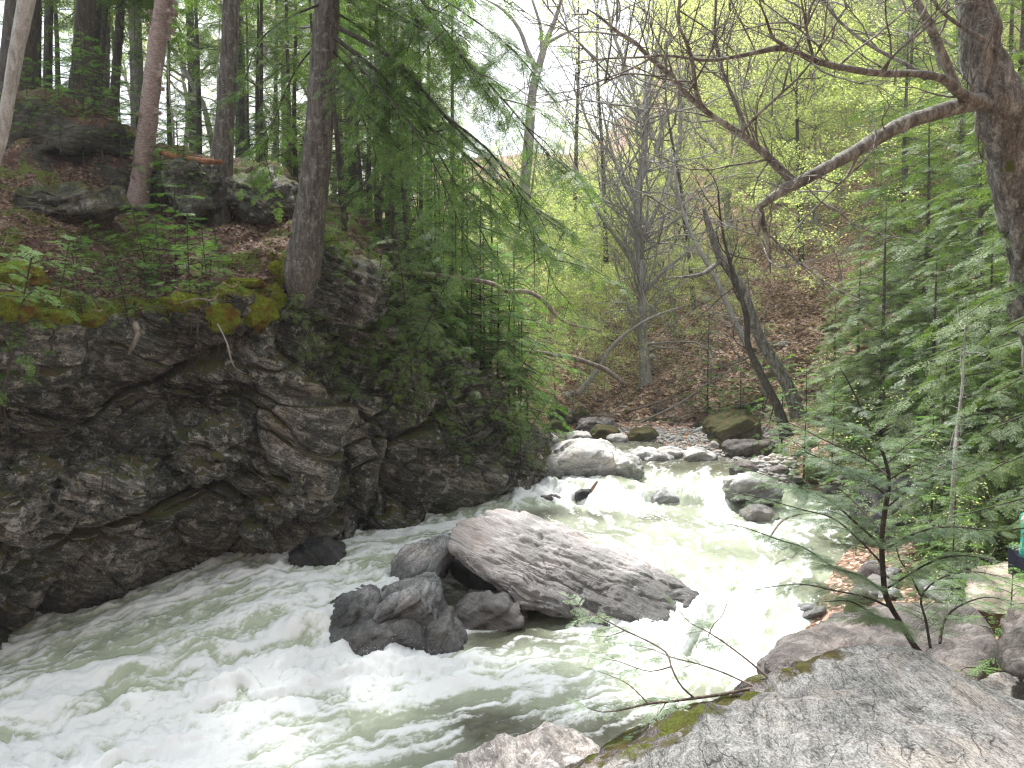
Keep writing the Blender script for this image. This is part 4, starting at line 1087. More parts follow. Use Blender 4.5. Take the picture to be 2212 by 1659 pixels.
def decid_mesh(name, h, r, seed, mats, leaf_n=12000, leaf=.07, spread=.55, levels=4, clean=.35, leader=.8, up_tend=.25, kids=(9, 7, 5), leaf_sd=.12, flat=0.0, ksides=(8, 4, 3, 3), twig_r=.006):
    rg = np.random.default_rng(seed); seg = {0: [], 1: [], 2: [], 3: []}; tips = []
    def limb(p, d, L, r0, lev):
        n = max(3, int(L / (.5 if lev < 2 else .28))); c = p.copy(); dd = d / np.linalg.norm(d); nodes = []
        for i in range(n):
            f = (i + 1) / n
            dd = dd + rg.normal(0, .10 + .05 * lev, 3) + np.array([0, 0, up_tend * (.12 if lev else .05)]) * (1 - 2 * flat * (lev > 0))
            dd /= np.linalg.norm(dd)
            q = c + dd * L / n
            ra = max(twig_r * .6, r0 * (1 - (i / n) * .8)); rb = max(twig_r * .5, r0 * (1 - f * .8))
            seg[min(lev, 3)].append((*c, *q, ra, rb)); nodes.append((q, dd.copy(), rb, f)); c = q
        if lev >= levels - 1:
            for q, _, _, f in nodes: tips.append(q)
            return
        nk = kids[min(lev, len(kids) - 1)]
        lo = clean if lev == 0 else .2
        for j in range(nk):
            f = lo + (1 - lo) * (j + rg.random()) / nk
            q, dq, rb, _ = nodes[min(n - 1, int(f * n))]
            az = j * 2.4 + rg.uniform(-.6, .6)
            x = np.cross(dq, [0, 0, 1.]); 
            if np.linalg.norm(x) < .2: x = np.array([1., 0, 0])
            x /= np.linalg.norm(x); y = np.cross(dq, x)
            side = x * math.cos(az) + y * math.sin(az)
            if flat: side[2] *= (1 - flat)
            nd = dq * (1 - spread) + side * spread; nd /= np.linalg.norm(nd)
            limb(q, nd, L * rg.uniform(.32, .52) * (1.15 - .5 * f) * (1.0 if lev else 1.05), max(rb * .62, twig_r), lev + 1)
    limb(np.array([0, 0, -.3]), np.array([rg.normal(0, .05), rg.normal(0, .05), 1.]), h, r, 0)
    tv, tf, n = [], [], 0
    for lv, kk in zip(range(4), ksides):
        if seg[lv]:
            a, b = seg_tubes(seg[lv], kk); tv.append(a); tf.append(b + n); n += len(a)
    tips = np.array(tips)
    idx = rg.integers(0, len(tips), leaf_n); c = tips[idx] + rg.normal(0, leaf_sd, (leaf_n, 3)) * np.array([1, 1, 1 - flat * .6])
    dr = rg.normal(0, 1, (leaf_n, 3)); dr[:, 2] *= .35 if flat else .8; dr /= np.linalg.norm(dr, axis=1, keepdims=True)
    sd2 = np.cross(dr, rg.normal(0, .5, (leaf_n, 3)) + [0, 0, 1]); sd2 /= np.linalg.norm(sd2, axis=1, keepdims=True) + 1e-9
    s = leaf * rg.uniform(.5, 1.2, (leaf_n, 1))
    V = np.stack([c, c + dr * s * .5 + sd2 * s * .35, c + dr * s, c + dr * s * .5 - sd2 * s * .35], 1).reshape(-1, 3)
    return mesh_np(name + '_trunk', np.vstack(tv), np.vstack(tf), mats[0]), mesh_np(name + '_crown', V, np.arange(len(V)).reshape(-1, 4), mats[1], smooth=False)

def tree(name, meshes, loc, rz=0., s=1., label='', cat='tree', group=None, lean=(0, 0)):
    e = empty(name, loc); e.rotation_euler = (lean[0], lean[1], rz); e.scale = (s, s, s)
    tag(e, label, cat, group)
    link('trunk', meshes[0], e); link('crown', meshes[1], e)
    return e

BK_HEM = bark_mat('hemlock_bark', (.026, .023, .020), (.082, .072, .064), (.19, .175, .16), lichen=.35)
BK_POLE = bark_mat('dark_pole_bark', (.018, .015, .012), (.045, .038, .030), (.09, .08, .065), lichen=.15)
BK_GREY = bark_mat('grey_hardwood_bark', (.12, .115, .105), (.26, .25, .23), (.42, .41, .385), lichen=.3)
BK_BEECH = bark_mat('pale_twig_bark', (.13, .115, .10), (.24, .22, .20), (.38, .36, .33), lichen=.2)
BK_BIRCH = bark_mat('peeling_birch_bark', (.09, .058, .05), (.24, .18, .16), (.43, .37, .34), horiz=True, lichen=.3, lich_col=(.34, .36, .33))
BK_MAPLE = bark_mat('rough_maple_bark', (.030, .027, .023), (.11, .10, .088), (.32, .30, .275), moss=.25, lichen=.5)
BK_LIMB = bark_mat('mossy_limb_bark', (.04, .036, .032), (.14, .13, .115), (.34, .33, .30), moss=.25, lichen=.6)
BK_DEAD = bark_mat('dead_wood', (.06, .045, .036), (.16, .125, .10), (.32, .27, .23), lichen=.1)
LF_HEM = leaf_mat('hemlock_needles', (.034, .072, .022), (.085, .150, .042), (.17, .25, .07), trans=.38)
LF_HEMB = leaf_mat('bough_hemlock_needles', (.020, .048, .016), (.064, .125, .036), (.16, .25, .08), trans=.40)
LF_HEMD = leaf_mat('dark_hemlock_needles', (.020, .046, .015), (.060, .115, .032), (.14, .20, .06), trans=.35)  # darker green for the dense hemlocks on the right
LF_HEML = leaf_mat('fresh_hemlock_needles', (.05, .13, .03), (.11, .24, .05), (.18, .32, .08), trans=.4)
LF_NEAR = leaf_mat('sheen_hemlock_needles', (.06, .105, .065), (.125, .19, .11), (.26, .33, .22), trans=.3, rough=.32)  # pale grey green: sky sheen on the needles put into the colour
LF_SPR = leaf_mat('spring_leaves', (.28, .33, .13), (.46, .50, .28), (.58, .61, .38), trans=.5, rough=.6)
LF_BUD = leaf_mat('opening_buds', (.30, .24, .19), (.40, .35, .25), (.44, .45, .26), trans=.4, rough=.7)
LF_BEE = leaf_mat('understory_leaves', (.22, .29, .11), (.38, .44, .22), (.52, .57, .32), trans=.5, rough=.6)

HEM_BIG = [hemlock_mesh('big_hemlock', 21, .27, .30, 4.2, s, TPL_FAR, .26, .55, 60, .1, .5, .8, (BK_HEM, LF_HEM), 1.2) for s in (1, 2)]
HEM_MID = [hemlock_mesh('mid_hemlock', 9, .09, .10, 2.3, s, TPL_MID, .22, .42, 52, .15, .5, .8, (BK_POLE, LF_HEM), .75, .2) for s in (3, 4)]
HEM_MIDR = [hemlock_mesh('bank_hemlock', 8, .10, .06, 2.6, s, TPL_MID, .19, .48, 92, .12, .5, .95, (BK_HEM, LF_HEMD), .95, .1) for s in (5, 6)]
HEM_POLE = [hemlock_mesh('pole_hemlock', 11, .075, .50, 1.5, s, TPL_MID, .24, .42, 30, .1, .45, .75, (BK_POLE, LF_HEM), .6, 1.2) for s in (7, 8)]
HEM_SAP = [hemlock_mesh('hemlock_sapling', 3.2, .03, .05, 1.25, s, TPL_MID, .17, .30, 30, .25, .45, .85, (BK_POLE, LF_HEML), .5) for s in (9, 10)]
HEM_SAPD = [hemlock_mesh('cliff_hemlock', 3.2, .025, .05, 1.35, s, TPL_MID, .17, .30, 30, .1, .6, .8, (BK_POLE, LF_HEM), .5) for s in (19, 20)]
HEM_SEED = [hemlock_mesh('hemlock_seedling', 1.1, .012, .05, .55, s, TPL_MID, .11, .18, 16, .25, .45, .85, (BK_POLE, LF_HEML), .3) for s in (11, 12)]
DEC_GREEN = [decid_mesh('green_tree', 14, .17, s, (BK_GREY, LF_SPR), 9000, .12, .55, 4, .3, kids=(13, 8, 5), leaf_sd=.22) for s in (1, 2, 3)]
DEC_BARE = [decid_mesh('bare_tree', 13, .17, s, (BK_GREY, LF_BUD), 2600, .06, .42, 4, .22, kids=(12, 9, 6), up_tend=.8, leaf_sd=.08) for s in (4, 5)]
DEC_UND = [decid_mesh('understory', 6, .05, s, (BK_BEECH, LF_BEE), 6500, .09, .72, 4, .15, kids=(13, 7, 4), flat=.75, leaf_sd=.12, up_tend=.0) for s in (6, 7, 8)]
DEC_SHRUB = [decid_mesh('shrub', 2.6, .02, s, (BK_BEECH, LF_BEE), 500, .05, .6, 3, .05, kids=(9, 6), flat=.3, leaf_sd=.05) for s in (9, 10)]
# ================================================================== trees as they stand
rgw = np.random.default_rng(99)
_hm = [o for o in COL.objects if o.name.startswith('outcrop')]
_hv, _hf2 = join([(np.array([(o.location + v.co)[:] for v in o.data.vertices]), np.array([p_.vertices[:] for p_ in o.data.polygons])) for o in _hm])
BV_HUMP = bvh_of(_hv, _hf2)

def px_r(wpx, Y): return wpx / 2 / F * Y

def trunk_tree(name, base, pts, mat, label, cat='tree', crown=None, extra=(), ground=None, flare=.35, rough=.07, k=16, group=None, leafmat=None, tpls=None, crown_kw=None, seed=0):
    """pts: (u, v, width px) above the base bearing; the base depth comes from the ground, the tree rises nearly plumb"""
    e = empty(name, (0, 0, 0)); tag(e, label, cat, group)
    return e

def stem(pts, k=14, step=.14, rough=.07, seed=0, flare=0.0, freq=6.):
    """pts (u, v, Y, width px)"""
    return sweep([(*P(u, v, Y), px_r(w_, Y)) for u, v, Y, w_ in pts], k, step, rough, freq, seed, flare)

def thing_tree(name, parts, label, cat='tree', group=None, crown=None, base=None):
    e = empty(name, tuple(base) if base is not None else (0, 0, 0)); tag(e, label, cat, group)
    off = np.array(base) if base is not None else np.zeros(3)
    V, Fc = join(parts['trunk']); link('trunk', mesh_np(name + '_trunk', V - off, Fc, parts['mat']), e)
    if crown is not None:
        link('crown', mesh_np(name + '_crown', crown[0] - off, crown[1], parts['leaf'], smooth=False), e)
    return e

def up_crown(top, rg, h, r, zs, rmax, nb, spray=.55):
    """boughs above the frame: cover that shades the ground"""
    bo = []
    for i in range(nb):
        f = (i + rg.random()) / nb; z = zs + h * f; az = rg.uniform(0, 6.28); L = rmax * (1 - f * .7) * rg.uniform(.7, 1.1)
        o_ = np.array([math.cos(az), math.sin(az), 0]); c = np.array([top[0], top[1], z])
        bo.append(np.array([c + o_ * L * s + [0, 0, L * (.1 * s - .5 * s * s)] for s in (0, .33, .66, 1)]))
    seg = []
    for b in bo:
        for a, c, j in zip(b[:-1], b[1:], range(3)): seg.append((*a, *c, .03 * (1 - j / 3.2), .03 * (1 - (j + 1) / 3.2)))
    Pn, D, N, S, s2 = bough_foliage(bo, rg, 1.1, .26, spray, .12, .3, .8)
    return place(TPL_FAR, Pn, D, N, S), seg_tubes(seg, 4)

# -- five trunks at the front of the left bank
def ground_px(u, v, b=(BV_LEFT, BV_CLIFF)):
    p = hit(u, v, b); return p if p is not None else P(u, v, 20)

specs = [
 ('hemlock', (655, 590), [(652, 600, 62), (656, 560, 72), (668, 480, 66), (688, 300, 60), (700, 120, 55), (707, -40, 52), (712, -500, 50), (716, -1100, 34)], BK_HEM, 'great hemlock trunk rooted at the very edge of the cliff', .55, 0, 5.0, 4.6, 26),
 ('hemlock', (475, 492), [(473, 492, 46), (480, 400, 42), (490, 200, 37), (500, 0, 34), (508, -400, 28), (512, -900, 18)], BK_HEM, 'slim straight hemlock trunk between the peeling birch and the great hemlock', .30, 0, 7.0, 3.2, 22),
 ('yellow_birch', (300, 455), [(296, 455, 44), (305, 380, 38), (318, 280, 40), (330, 170, 37), (345, 60, 36), (357, -30, 36), (372, -300, 28), (385, -700, 16)], BK_BIRCH, 'reddish yellow birch with curling peeling bark', .4, 0, None, None, 0),
 ('leaning_birch', (-40, 420), [(-40, 420, 26), (0, 310, 24), (18, 220, 26), (36, 110, 30), (58, 0, 34), (90, -150, 32), (150, -450, 24)], BK_GREY, 'mottled grey birch leaning in from the edge of the picture', .2, 0, None, None, 0),
]
TR_POS = {}
for nm, (bu, bv), pts, mat, lab, flare, bare, zs, rmax, nb in specs:
    g = ground_px(bu, bv - 6); Yb = g[1]
    if nm == 'leaning_birch': Yb = 11.5
    pp_ = [(u, v, Yb * (1 + .00002 * (pts[0][1] - v)), w_) for u, v, w_ in pts]
    pp_ = [(pts[0][0], pts[0][1] + 45, Yb + .25, pts[0][2] * .55)] + pp_
    tr = [stem(pp_, 22, .10, .06, int(bu), flare)]
    crown = None
    if zs:
        top = P(pts[-1][0], pts[-1][1], Yb)
        (cv, cfc), (sv, sf) = up_crown(top, np.random.default_rng(int(bu)), 11, .2, zs + 1.2, rmax, nb)
        crown = (cv, cfc); tr.append((sv, sf))
    e = thing_tree(nm, {'trunk': tr, 'mat': mat, 'leaf': LF_HEM}, lab, 'tree', None, crown, base=P(pts[0][0], pts[0][1], Yb))
    TR_POS[bu] = (e, Yb)

# curls of bark on the birch
rgk = np.random.default_rng(5); Yb = TR_POS[300][1]; off = np.array(TR_POS[300][0].location)
fl = []
for i in range(46):
    v = rgk.uniform(-20, 420) if i > 14 else rgk.uniform(0, 60); u = np.interp(v, [-30, 60, 170, 280, 380, 455], [357, 345, 330, 318, 305, 296])
    w_ = 19; a = rgk.uniform(-1.8, 1.8)
    c = P(u, v, Yb) + np.array([math.sin(a), -math.cos(a), 0]) * px_r(36, Yb)
    tng = np.array([math.cos(a), math.sin(a), 0]); out = np.array([math.sin(a), -math.cos(a), 0])
    L = rgk.uniform(.05, .16); hgt = rgk.uniform(.05, .16); prev = c
    for q in range(4):
        nx_ = prev + tng * L / 4 * math.cos(q * .5) + out * L / 4 * (.3 + q * .35)
        fl.append([prev - [0, 0, hgt / 2], nx_ - [0, 0, hgt / 2 * (1 - q * .15)], nx_ + [0, 0, hgt / 2 * (1 - q * .2)], prev + [0, 0, hgt / 2]]); prev = nx_
fl = np.array(fl).reshape(-1, 3) - off
pk = link('peeling_bark', mesh_np('peeling_bark', fl, np.arange(len(fl)).reshape(-1, 4), BK_BIRCH), TR_POS[300][0]); pk['kind'] = 'stuff'

# -- darker trunks further back on the ridge, each with its own crown
back = [(28, 205, 66, 44, 20, 'thick dark trunk behind the leaning birch'), (70, 195, 26, 75, 24, 'reddish dark trunk just right of the thick dark trunk'), (100, 180, 17, 103, 24, 'thin black trunk between the reddish trunk and the ridge hemlock'),
        (163, 215, 38, 180, 21, 'straight dark hemlock trunk standing on the ridge beside a green seedling'), (192, 215, 20, 206, 23, 'narrow trunk close right of the ridge hemlock'), (205, 220, 12, 222, 25, 'thinnest trunk of the dark trio on the ridge'),
        (222, 240, 20, 226, 27, 'pale brown trunk behind the dark trio'), (241, 260, 18, 259, 23, 'lone dark trunk against the white sky left of the birch')]
for i, (u, v, w_, ut, Y, lab) in enumerate(back):
    g = P(u, v, Y); z0 = drop(g[0], Y, (BV_LEFT,))
    z0 = min(z0, g[2]) - .3
    b = np.array([g[0], Y, z0]); top = P(ut, 0, Y)
    d = (top - np.array([g[0], Y, g[2]])); d /= d[2]
    r = px_r(w_, Y); H = 20
    pts = [(*(b + d * h_), r * f) for h_, f in ((0, 1.15), (2, 1), (8, .85), (14, .6), (20, .1))]
    (cv, cfc), (sv, sf) = up_crown(b + d * 13, np.random.default_rng(200 + i), 13, .2, z0 + (3.6 if i not in (0, 1) else 6), 3.2, 34)
    thing_tree('hemlock', {'trunk': [sweep(pts, 14, .2, .06, 6, i, .25), (sv, sf)], 'mat': BK_HEM if i in (1, 6) else BK_POLE, 'leaf': LF_HEM}, lab, 'tree', None, (cv, cfc), base=b)

# -- pale slender stems on the skyline
for i, (u0, v0, u1, v1, w_, lab) in enumerate([(376, 335, 366, 200, 6, 'short white sapling stem on the skyline left of the slim hemlock'), (452, 345, 482, 130, 6, 'pale leaning stem touching the slim hemlock trunk'), (462, 345, 470, 160, 5, 'second pale stem behind the slim hemlock trunk')]):
    V, Fc = stem([(u0, v0 + 25, 21, w_), ((u0 + u1) / 2 + 3, (v0 + v1) / 2, 21, w_ * .8), (u1, v1, 21, w_ * .6), (u1 + (u1 - u0), v1 - 200, 21, 2)], 8, .2, .02)
    e = empty('sapling', tuple(P(u0, v0, 21))); tag(e, lab, 'sapling'); link('trunk', mesh_np('pale_stem', V - P(u0, v0, 21), Fc, BK_BEECH), e)

# -- poles behind and right of the great hemlock, crowns up high
poles = [(745, 470, 760, 9, 19, 'thin dark pole hard against the great hemlock'), (757, 560, 790, 10, 20, 'thin pole leaning right of the great hemlock'), (790, 545, 806, 8, 22, 'thin pole second from the great hemlock'),
         (815, 540, 850, 9, 21, 'thin curved pole before the gap in the saplings'), (868, 715, 906, 14, 18.6, 'tall dark sapling trunk at the cliff edge, left of a close pair'), (893, 725, 928, 12, 18.9, 'tall dark sapling trunk at the cliff edge, right of a close pair'),
         (915, 715, 962, 8, 20, 'slanting thin pole behind the close pair'), (700, 470, 712, 9, 23, 'thin pole glimpsed beside the great hemlock bole'), (845, 560, 862, 7, 24, 'very thin pole far behind the close pair'), (770, 480, 776, 7, 25, 'very thin far pole behind the great hemlock'),
         (560, 420, 566, 10, 26, 'thin pole between the slim and great hemlocks'), (625, 430, 622, 10, 26, 'thin pole just left of the great hemlock'), (540, 420, 546, 6, 30, 'faint far pole behind the slim hemlock')]
for i, (u, v, ut, w_, Y, lab) in enumerate(poles):
    g = P(u, v, Y); z0 = drop(g[0], Y, (BV_LEFT, BV_CLIFF))
    if z0 < -50: z0 = g[2]
    z0 = min(z0, g[2])
    m = HEM_POLE[i % 2]; top = P(ut, 200, Y); hh = top[2] - g[2]
    s = max(.8, px_r(w_, Y) / .075) if True else 1
    s = min(max(s, .8), 1.5)
    tree('pole_hemlock', m, (g[0], Y, z0 - .1), rgw.uniform(0, 6.28), s, lab, 'tree', None, (0, math.atan2(top[0] - g[0], hh)))

# -- the drooping boughs of the great hemlock reaching over the river
Yh = TR_POS[655][1]
BO = [
 [(722, 55, 0), (850, 130, -.6), (960, 250, -1.2), (1080, 380, -1.6), (1190, 560, -1.8)],
 [(722, 80, 0), (820, 160, -.4), (920, 270, -.8), (1000, 330, -1.0), (1100, 480, -1.0)],
 [(715, -40, 0), (850, 30, -1.0), (980, 110, -1.8), (1100, 230, -2.3), (1200, 360, -2.6)],
 [(712, -60, 0), (800, -10, .8), (920, 60, 1.5), (1050, 170, 2.2), (1150, 330, 2.8)],
 [(712, -120, 0), (860, -60, -.5), (990, 20, -.9), (1110, 110, -1.2), (1190, 210, -1.4)],
 [(720, 110, 0), (800, 210, .8), (860, 330, 1.4), (900, 450, 1.8), (930, 560, 2.0)],
 [(722, 90, 0), (800, 170, -1.2), (880, 260, -2.0), (960, 400, -2.6), (1010, 540, -2.8)],
 [(700, 150, 0), (760, 210, -1.0), (800, 300, -1.5), (830, 400, -1.8)],
 [(712, -200, 0), (800, -120, -1.5), (900, -10, -2.5), (980, 90, -3.0), (1040, 190, -3.2)],
 [(712, -30, 0), (740, 60, 1.5), (780, 150, 2.5), (830, 250, 3.2), (900, 360, 3.6)],
 [(690, 90, 0), (640, 150, .6), (600, 240, 1.0), (570, 330, 1.2)],
 [(690, 10, 0), (620, 40, -.3), (560, 90, -.6), (530, 170, -.8)],
 [(1000, 330, -1.0), (1080, 400, -.6), (1150, 500, -.4), (1200, 620, -.4)],
 [(960, 250, -1.2), (1060, 330, -2.0), (1140, 440, -2.3), (1220, 500, -2.4)],
 [(712, -250, 0), (820, -180, .8), (930, -90, 1.4), (1010, 0, 1.8)], [(712, -100, 0), (790, -60, -.8), (870, 0, -1.4), (960, 100, -2)], [(715, -20, 0), (780, 20, .3), (850, 80, .5), (930, 180, .6)],
 [(715, 20, 0), (790, 70, .9), (880, 160, 1.6), (980, 290, 2.2)], [(712, -160, 0), (770, -100, 1.2), (850, -20, 2.), (920, 70, 2.6)],
 [(900, 250, -.8), (980, 390, 0), (1050, 520, .3), (1110, 640, .4)],
]
rgb = np.random.default_rng(61)
bo = [np.array([P(u, v, Yh + dy) for u, v, dy in b]) for b in BO]
trs = [sweep([(*p, rr_) for p, rr_ in zip(b, np.linspace(.042 if i < 3 else .022, .005, len(b)))], 8, .12, .06, 6, i) for i, b in enumerate(bo)]
# second order boughs hang from the first
bo2 = []
for b in bo:
    C = resample(b, .26)[:, :3]
    for q in C[5:]:
        a = rgb.uniform(-1, 1); d = np.array([.30 + rgb.normal(0, .45), a * .9, -.22 - .3 * rgb.random()]); L = rgb.uniform(.6, 1.5)
        bo2.append(np.array([q + d * L * s - [0, 0, .3 * L * s * s] for s in (0, .33, .66, 1.)]))
Pn, D, N, S, sg = bough_foliage(bo + bo2, rgb, .70, .20, .28, .16, .30, .72)
seg2 = []
for b in bo2:
    for a, c, j in zip(b[:-1], b[1:], range(3)): seg2.append((*a, *c, .011 * (1 - j / 3.3), .011 * (1 - (j + 1) / 3.3)))
trs.append(seg_tubes(seg2, 4)); trs.append(seg_tubes(sg, 3))
off = np.array(TR_POS[655][0].location)
V, Fc = join(trs); link('bough', mesh_np('great_boughs', V - off, Fc, BK_POLE), TR_POS[655][0])
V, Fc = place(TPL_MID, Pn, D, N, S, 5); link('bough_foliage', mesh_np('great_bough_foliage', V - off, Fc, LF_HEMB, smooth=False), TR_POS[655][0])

# -- saplings crowding the cliff edge, down to the corner
def plant(kind, meshes, u, v, Y, s, lab, cat='tree', group=None, bv=None, lean=(0, 0), sink=.05):
    g = P(u, v, Y)
    z = drop(g[0], g[1], bv or (BV_LEFT, BV_CLIFF, BV_LAND))
    if z < -50: z = g[2]
    return tree(kind, meshes[rgw.integers(len(meshes))], (g[0], g[1], z - sink), rgw.uniform(0, 6.28), s, lab, cat, group, lean)

def plant_on(kind, meshes, u, v, s, lab, cat='tree', group=None, bv=(BV_LEFT, BV_CLIFF), lean=(0, 0)):
    p = hit(u, v, bv)
    if p is None: return
    return tree(kind, meshes[rgw.integers(len(meshes))], tuple(p + [0, 0, -.05]), rgw.uniform(0, 6.28), s, lab, cat, group, lean)

for i, (u, v, Y, s) in enumerate([(905, 700, 20.3, 1.1), (950, 700, 20.8, 1.3), (985, 760, 20.2, 1.2), (1010, 800, 20.6, 1.4), (1045, 850, 21, 1.25), (1075, 870, 21.5, 1.3), (1100, 900, 21.8, 1.1), (1120, 940, 21.6, 1.0), (930, 650, 22.5, 1.6),
                                   (1000, 750, 23, 1.7), (1060, 800, 24, 1.7), (1020, 830, 19.8, .9), (960, 760, 19.4, .9), (1138, 985, 20.9, .55), (880, 640, 21.5, 1.4), (850, 610, 22.5, 1.3)]):
    plant('hemlock_sapling', HEM_SAP, u, v, Y, s, 'bright green young hemlock crowding the cliff edge above the corner', 'sapling', 'young hemlocks on the cliff edge', (BV_LEFT, BV_CLIFF))
for i, (u, v, s) in enumerate([(930, 790, 1.0), (960, 850, .95), (890, 800, .9), (1000, 900, .85), (850, 850, .9), (1040, 930, .75), (1075, 960, .7), (920, 920, .6), (980, 960, .55), (700, 620, .8), (690, 700, .75), (740, 760, .85), (780, 820, .8), (720, 850, .7),
                               (820, 760, .9), (1105, 980, .5), (1125, 1000, .5), (870, 740, .9), (800, 700, .8)]):
    plant_on('hemlock_sapling', HEM_SAPD, u, v, s, 'young hemlock leaning out of a ledge in the cliff face', 'sapling', 'young hemlocks on the cliff ledges', (BV_CLIFF,), (rgw.uniform(.1, .6), rgw.uniform(0, .5)))
for i, (u, v, Y, s) in enumerate([(700, 470, 24, 1.1), (760, 500, 26, 1.1), (820, 540, 27, 1.2), (640, 430, 27, 1.1), (560, 400, 28, 1.0), (520, 400, 31, 1.2), (880, 600, 28, 1.2), (930, 620, 30, 1.2), (430, 380, 33, 1.2), (370, 380, 36, 1.2), (600, 400, 34, 1.3),
                                   (310, 380, 40, 1.2), (740, 470, 32, 1.4), (840, 520, 33, 1.3), (250, 380, 44, 1.3), (980, 700, 26, 1.1), (800, 500, 23.5, .8), (490, 400, 40, 1.2), (130, 380, 36, 1.2), (60, 380, 42, 1.3), (200, 380, 34, 1.0)]):
    plant('hemlock', HEM_MID, u, v, Y, s * rgw.uniform(.85, 1.1), 'middle sized hemlock in the dense stand behind the cliff top', 'tree', 'hemlocks in the stand behind the cliff top', (BV_LEFT,), sink=.1)
for i, (u, v, Y, s) in enumerate([(180, 300, 38, 1), (300, 300, 34, 1.), (420, 300, 42, 1), (520, 300, 36, 1.), (620, 300, 44, 1.), (760, 300, 38, 1.), (60, 300, 46, 1), (-60, 300, 36, 1), (690, 300, 52, 1.1), (860, 300, 48, .9)]):
    plant('hemlock', HEM_BIG, u, v, Y, s * rgw.uniform(.85, 1.1), 'tall hemlock standing far back on the level ground above the gorge', 'tree', 'tall hemlocks far back on the left', (BV_LEFT,), sink=.2)
# light green hardwoods among them
for i, (u, Y) in enumerate([(470, 38), (560, 34), (640, 40), (720, 44), (800, 42), (880, 46), (600, 52), (400, 50), (300, 55)]):
    plant('hardwood', DEC_GREEN, u, 400, Y, rgw.uniform(.65, .95), 'light green hardwood glowing between the hemlocks behind the cliff', 'tree', 'light green hardwoods behind the cliff', (BV_LEFT, BV_LAND))
for i, (u, v, s) in enumerate([(300, 430, 1.7), (330, 460, 1.6), (385, 400, 1.2), (180, 240, 1.5), (205, 250, 1.3), (260, 290, 1.3), (350, 470, 1.3), (160, 230, 1.2), (60, 240, 1.0), (100, 260, 1.1), (130, 290, .9), (220, 300, 1.0), (180, 320, .8), (70, 320, .8), (30, 280, .9), (240, 330, .8), (400, 420, .9), (420, 450, .8)]):
    plant_on('hemlock_seedling', HEM_SEED, u, v, s, 'feathery hemlock seedling on the slope around the middle trunks', 'seedling', 'hemlock seedlings on the upper slope', (BV_LEFT, BV_HUMP))
for i, (u, v, s) in enumerate([(380, 600, 1.5), (330, 630, 1.4), (410, 645, 1.3), (430, 665, 1.2), (360, 650, 1.3), (300, 620, 1.2), (450, 640, 1.1), (20, 780, 1.5), (-10, 850, 1.4), (10, 720, 1.4), (5, 860, 1.2), (150, 660, 1.0), (180, 690, 1.0), (120, 690, 1.1), (440, 700, 1.1), (280, 700, .9), (230, 620, .7), (490, 600, .7), (320, 710, 1.0), (250, 590, .9), (60, 800, 1.0)]):
    plant_on('hemlock_seedling', HEM_SEED, u, v, s, 'small green hemlock seedling on the mossy rim of the cliff', 'seedling', 'hemlock seedlings on the cliff rim', (BV_LEFT, BV_CLIFF), (rgw.uniform(0, .5), 0))

# ================================================================== far hillside
def hill_ok(x, y):
    return float(shore_dist(np.array([x]), np.array([y]))[0])
cnt = 0
kinds = [('hardwood', DEC_GREEN, 'tree with pale green new leaves on the far hillside', 'new leafed trees on the far hillside'),
         ('bare_hardwood', DEC_BARE, 'tall almost bare grey tree with budding twigs on the far hillside', 'bare budding trees on the far hillside'),
         ('understory_tree', DEC_UND, 'small understory tree with flat sprays of yellow green leaves on the far hillside', 'understory trees on the far hillside')]
def scatter(kind, n, y0, y1, b0, b1, s0, s1, mind, dmin, seed):
    rg = np.random.default_rng(seed); pts = []; tries = 0
    nm, ms, lab, grp = kinds[kind]
    while len(pts) < n and tries < n * 40:
        tries += 1
        y = rg.uniform(y0 ** 2, y1 ** 2) ** .5; b = rg.uniform(b0, b1); x = b * y
        if hill_ok(x, y) < dmin: continue
        if any((x - a) ** 2 + (y - c) ** 2 < mind * mind for a, c in pts): continue
        z = drop(x, y, (BV_LAND,))
        if z < -20: continue
        pts.append((x, y))
        tree(nm, ms[rg.integers(len(ms))], (x, y, z - .1), rg.uniform(0, 6.28), rg.uniform(s0, s1), lab, 'tree', grp, (rg.normal(0, .05), rg.normal(0, .05)))
scatter(0, 48, 36, 88, .19, .64, .7, 1.1, 3.2, 5, 1)
scatter(0, 20, 36, 65, -.14, .21, .35, .55, 3., 5, 11)
scatter(1, 26, 33, 75, .12, .60, .7, 1.05, 3.2, 4, 2)
scatter(1, 12, 33, 60, -.10, .18, .4, .7, 3., 4, 12)
scatter(2, 110, 30, 66, -.05, .60, .55, 1.1, 1.3, 1.6, 3)
scatter(0, 16, 50, 80, -.5, -.1, .7, 1., 4, 5, 4)

for i, (u, v, Y, s) in enumerate([(1830, 720, 28, .9), (1680, 650, 36, 1.), (1600, 640, 37, 1.), (1780, 640, 36, 1.1), (1850, 650, 33, 1.1), (1240, 780, 28, .5), (1200, 720, 30, .7), (1700, 690, 33, .8)]):
    plant('understory_tree', DEC_UND, u, v, Y, s, kinds[2][2], 'tree', kinds[2][3], (BV_LAND,))
for i, (u, v, Y, s) in enumerate([(1000, 820, 19.8, 1.3), (1040, 860, 20.2, 1.4), (1075, 900, 20.6, 1.2), (1100, 930, 21, 1.1), (1125, 960, 21, .9), (1060, 840, 22, 1.6), (1110, 900, 22.5, 1.4), (980, 780, 20, 1.5), (940, 740, 19.8, 1.4), (1140, 1000, 20.6, .6)]):
    plant('hemlock_sapling', HEM_SAPD if i % 2 else HEM_SAP, u, v, Y, s, 'bright green young hemlock crowding the cliff edge above the corner', 'sapling', 'young hemlocks on the cliff edge', (BV_LEFT, BV_CLIFF))
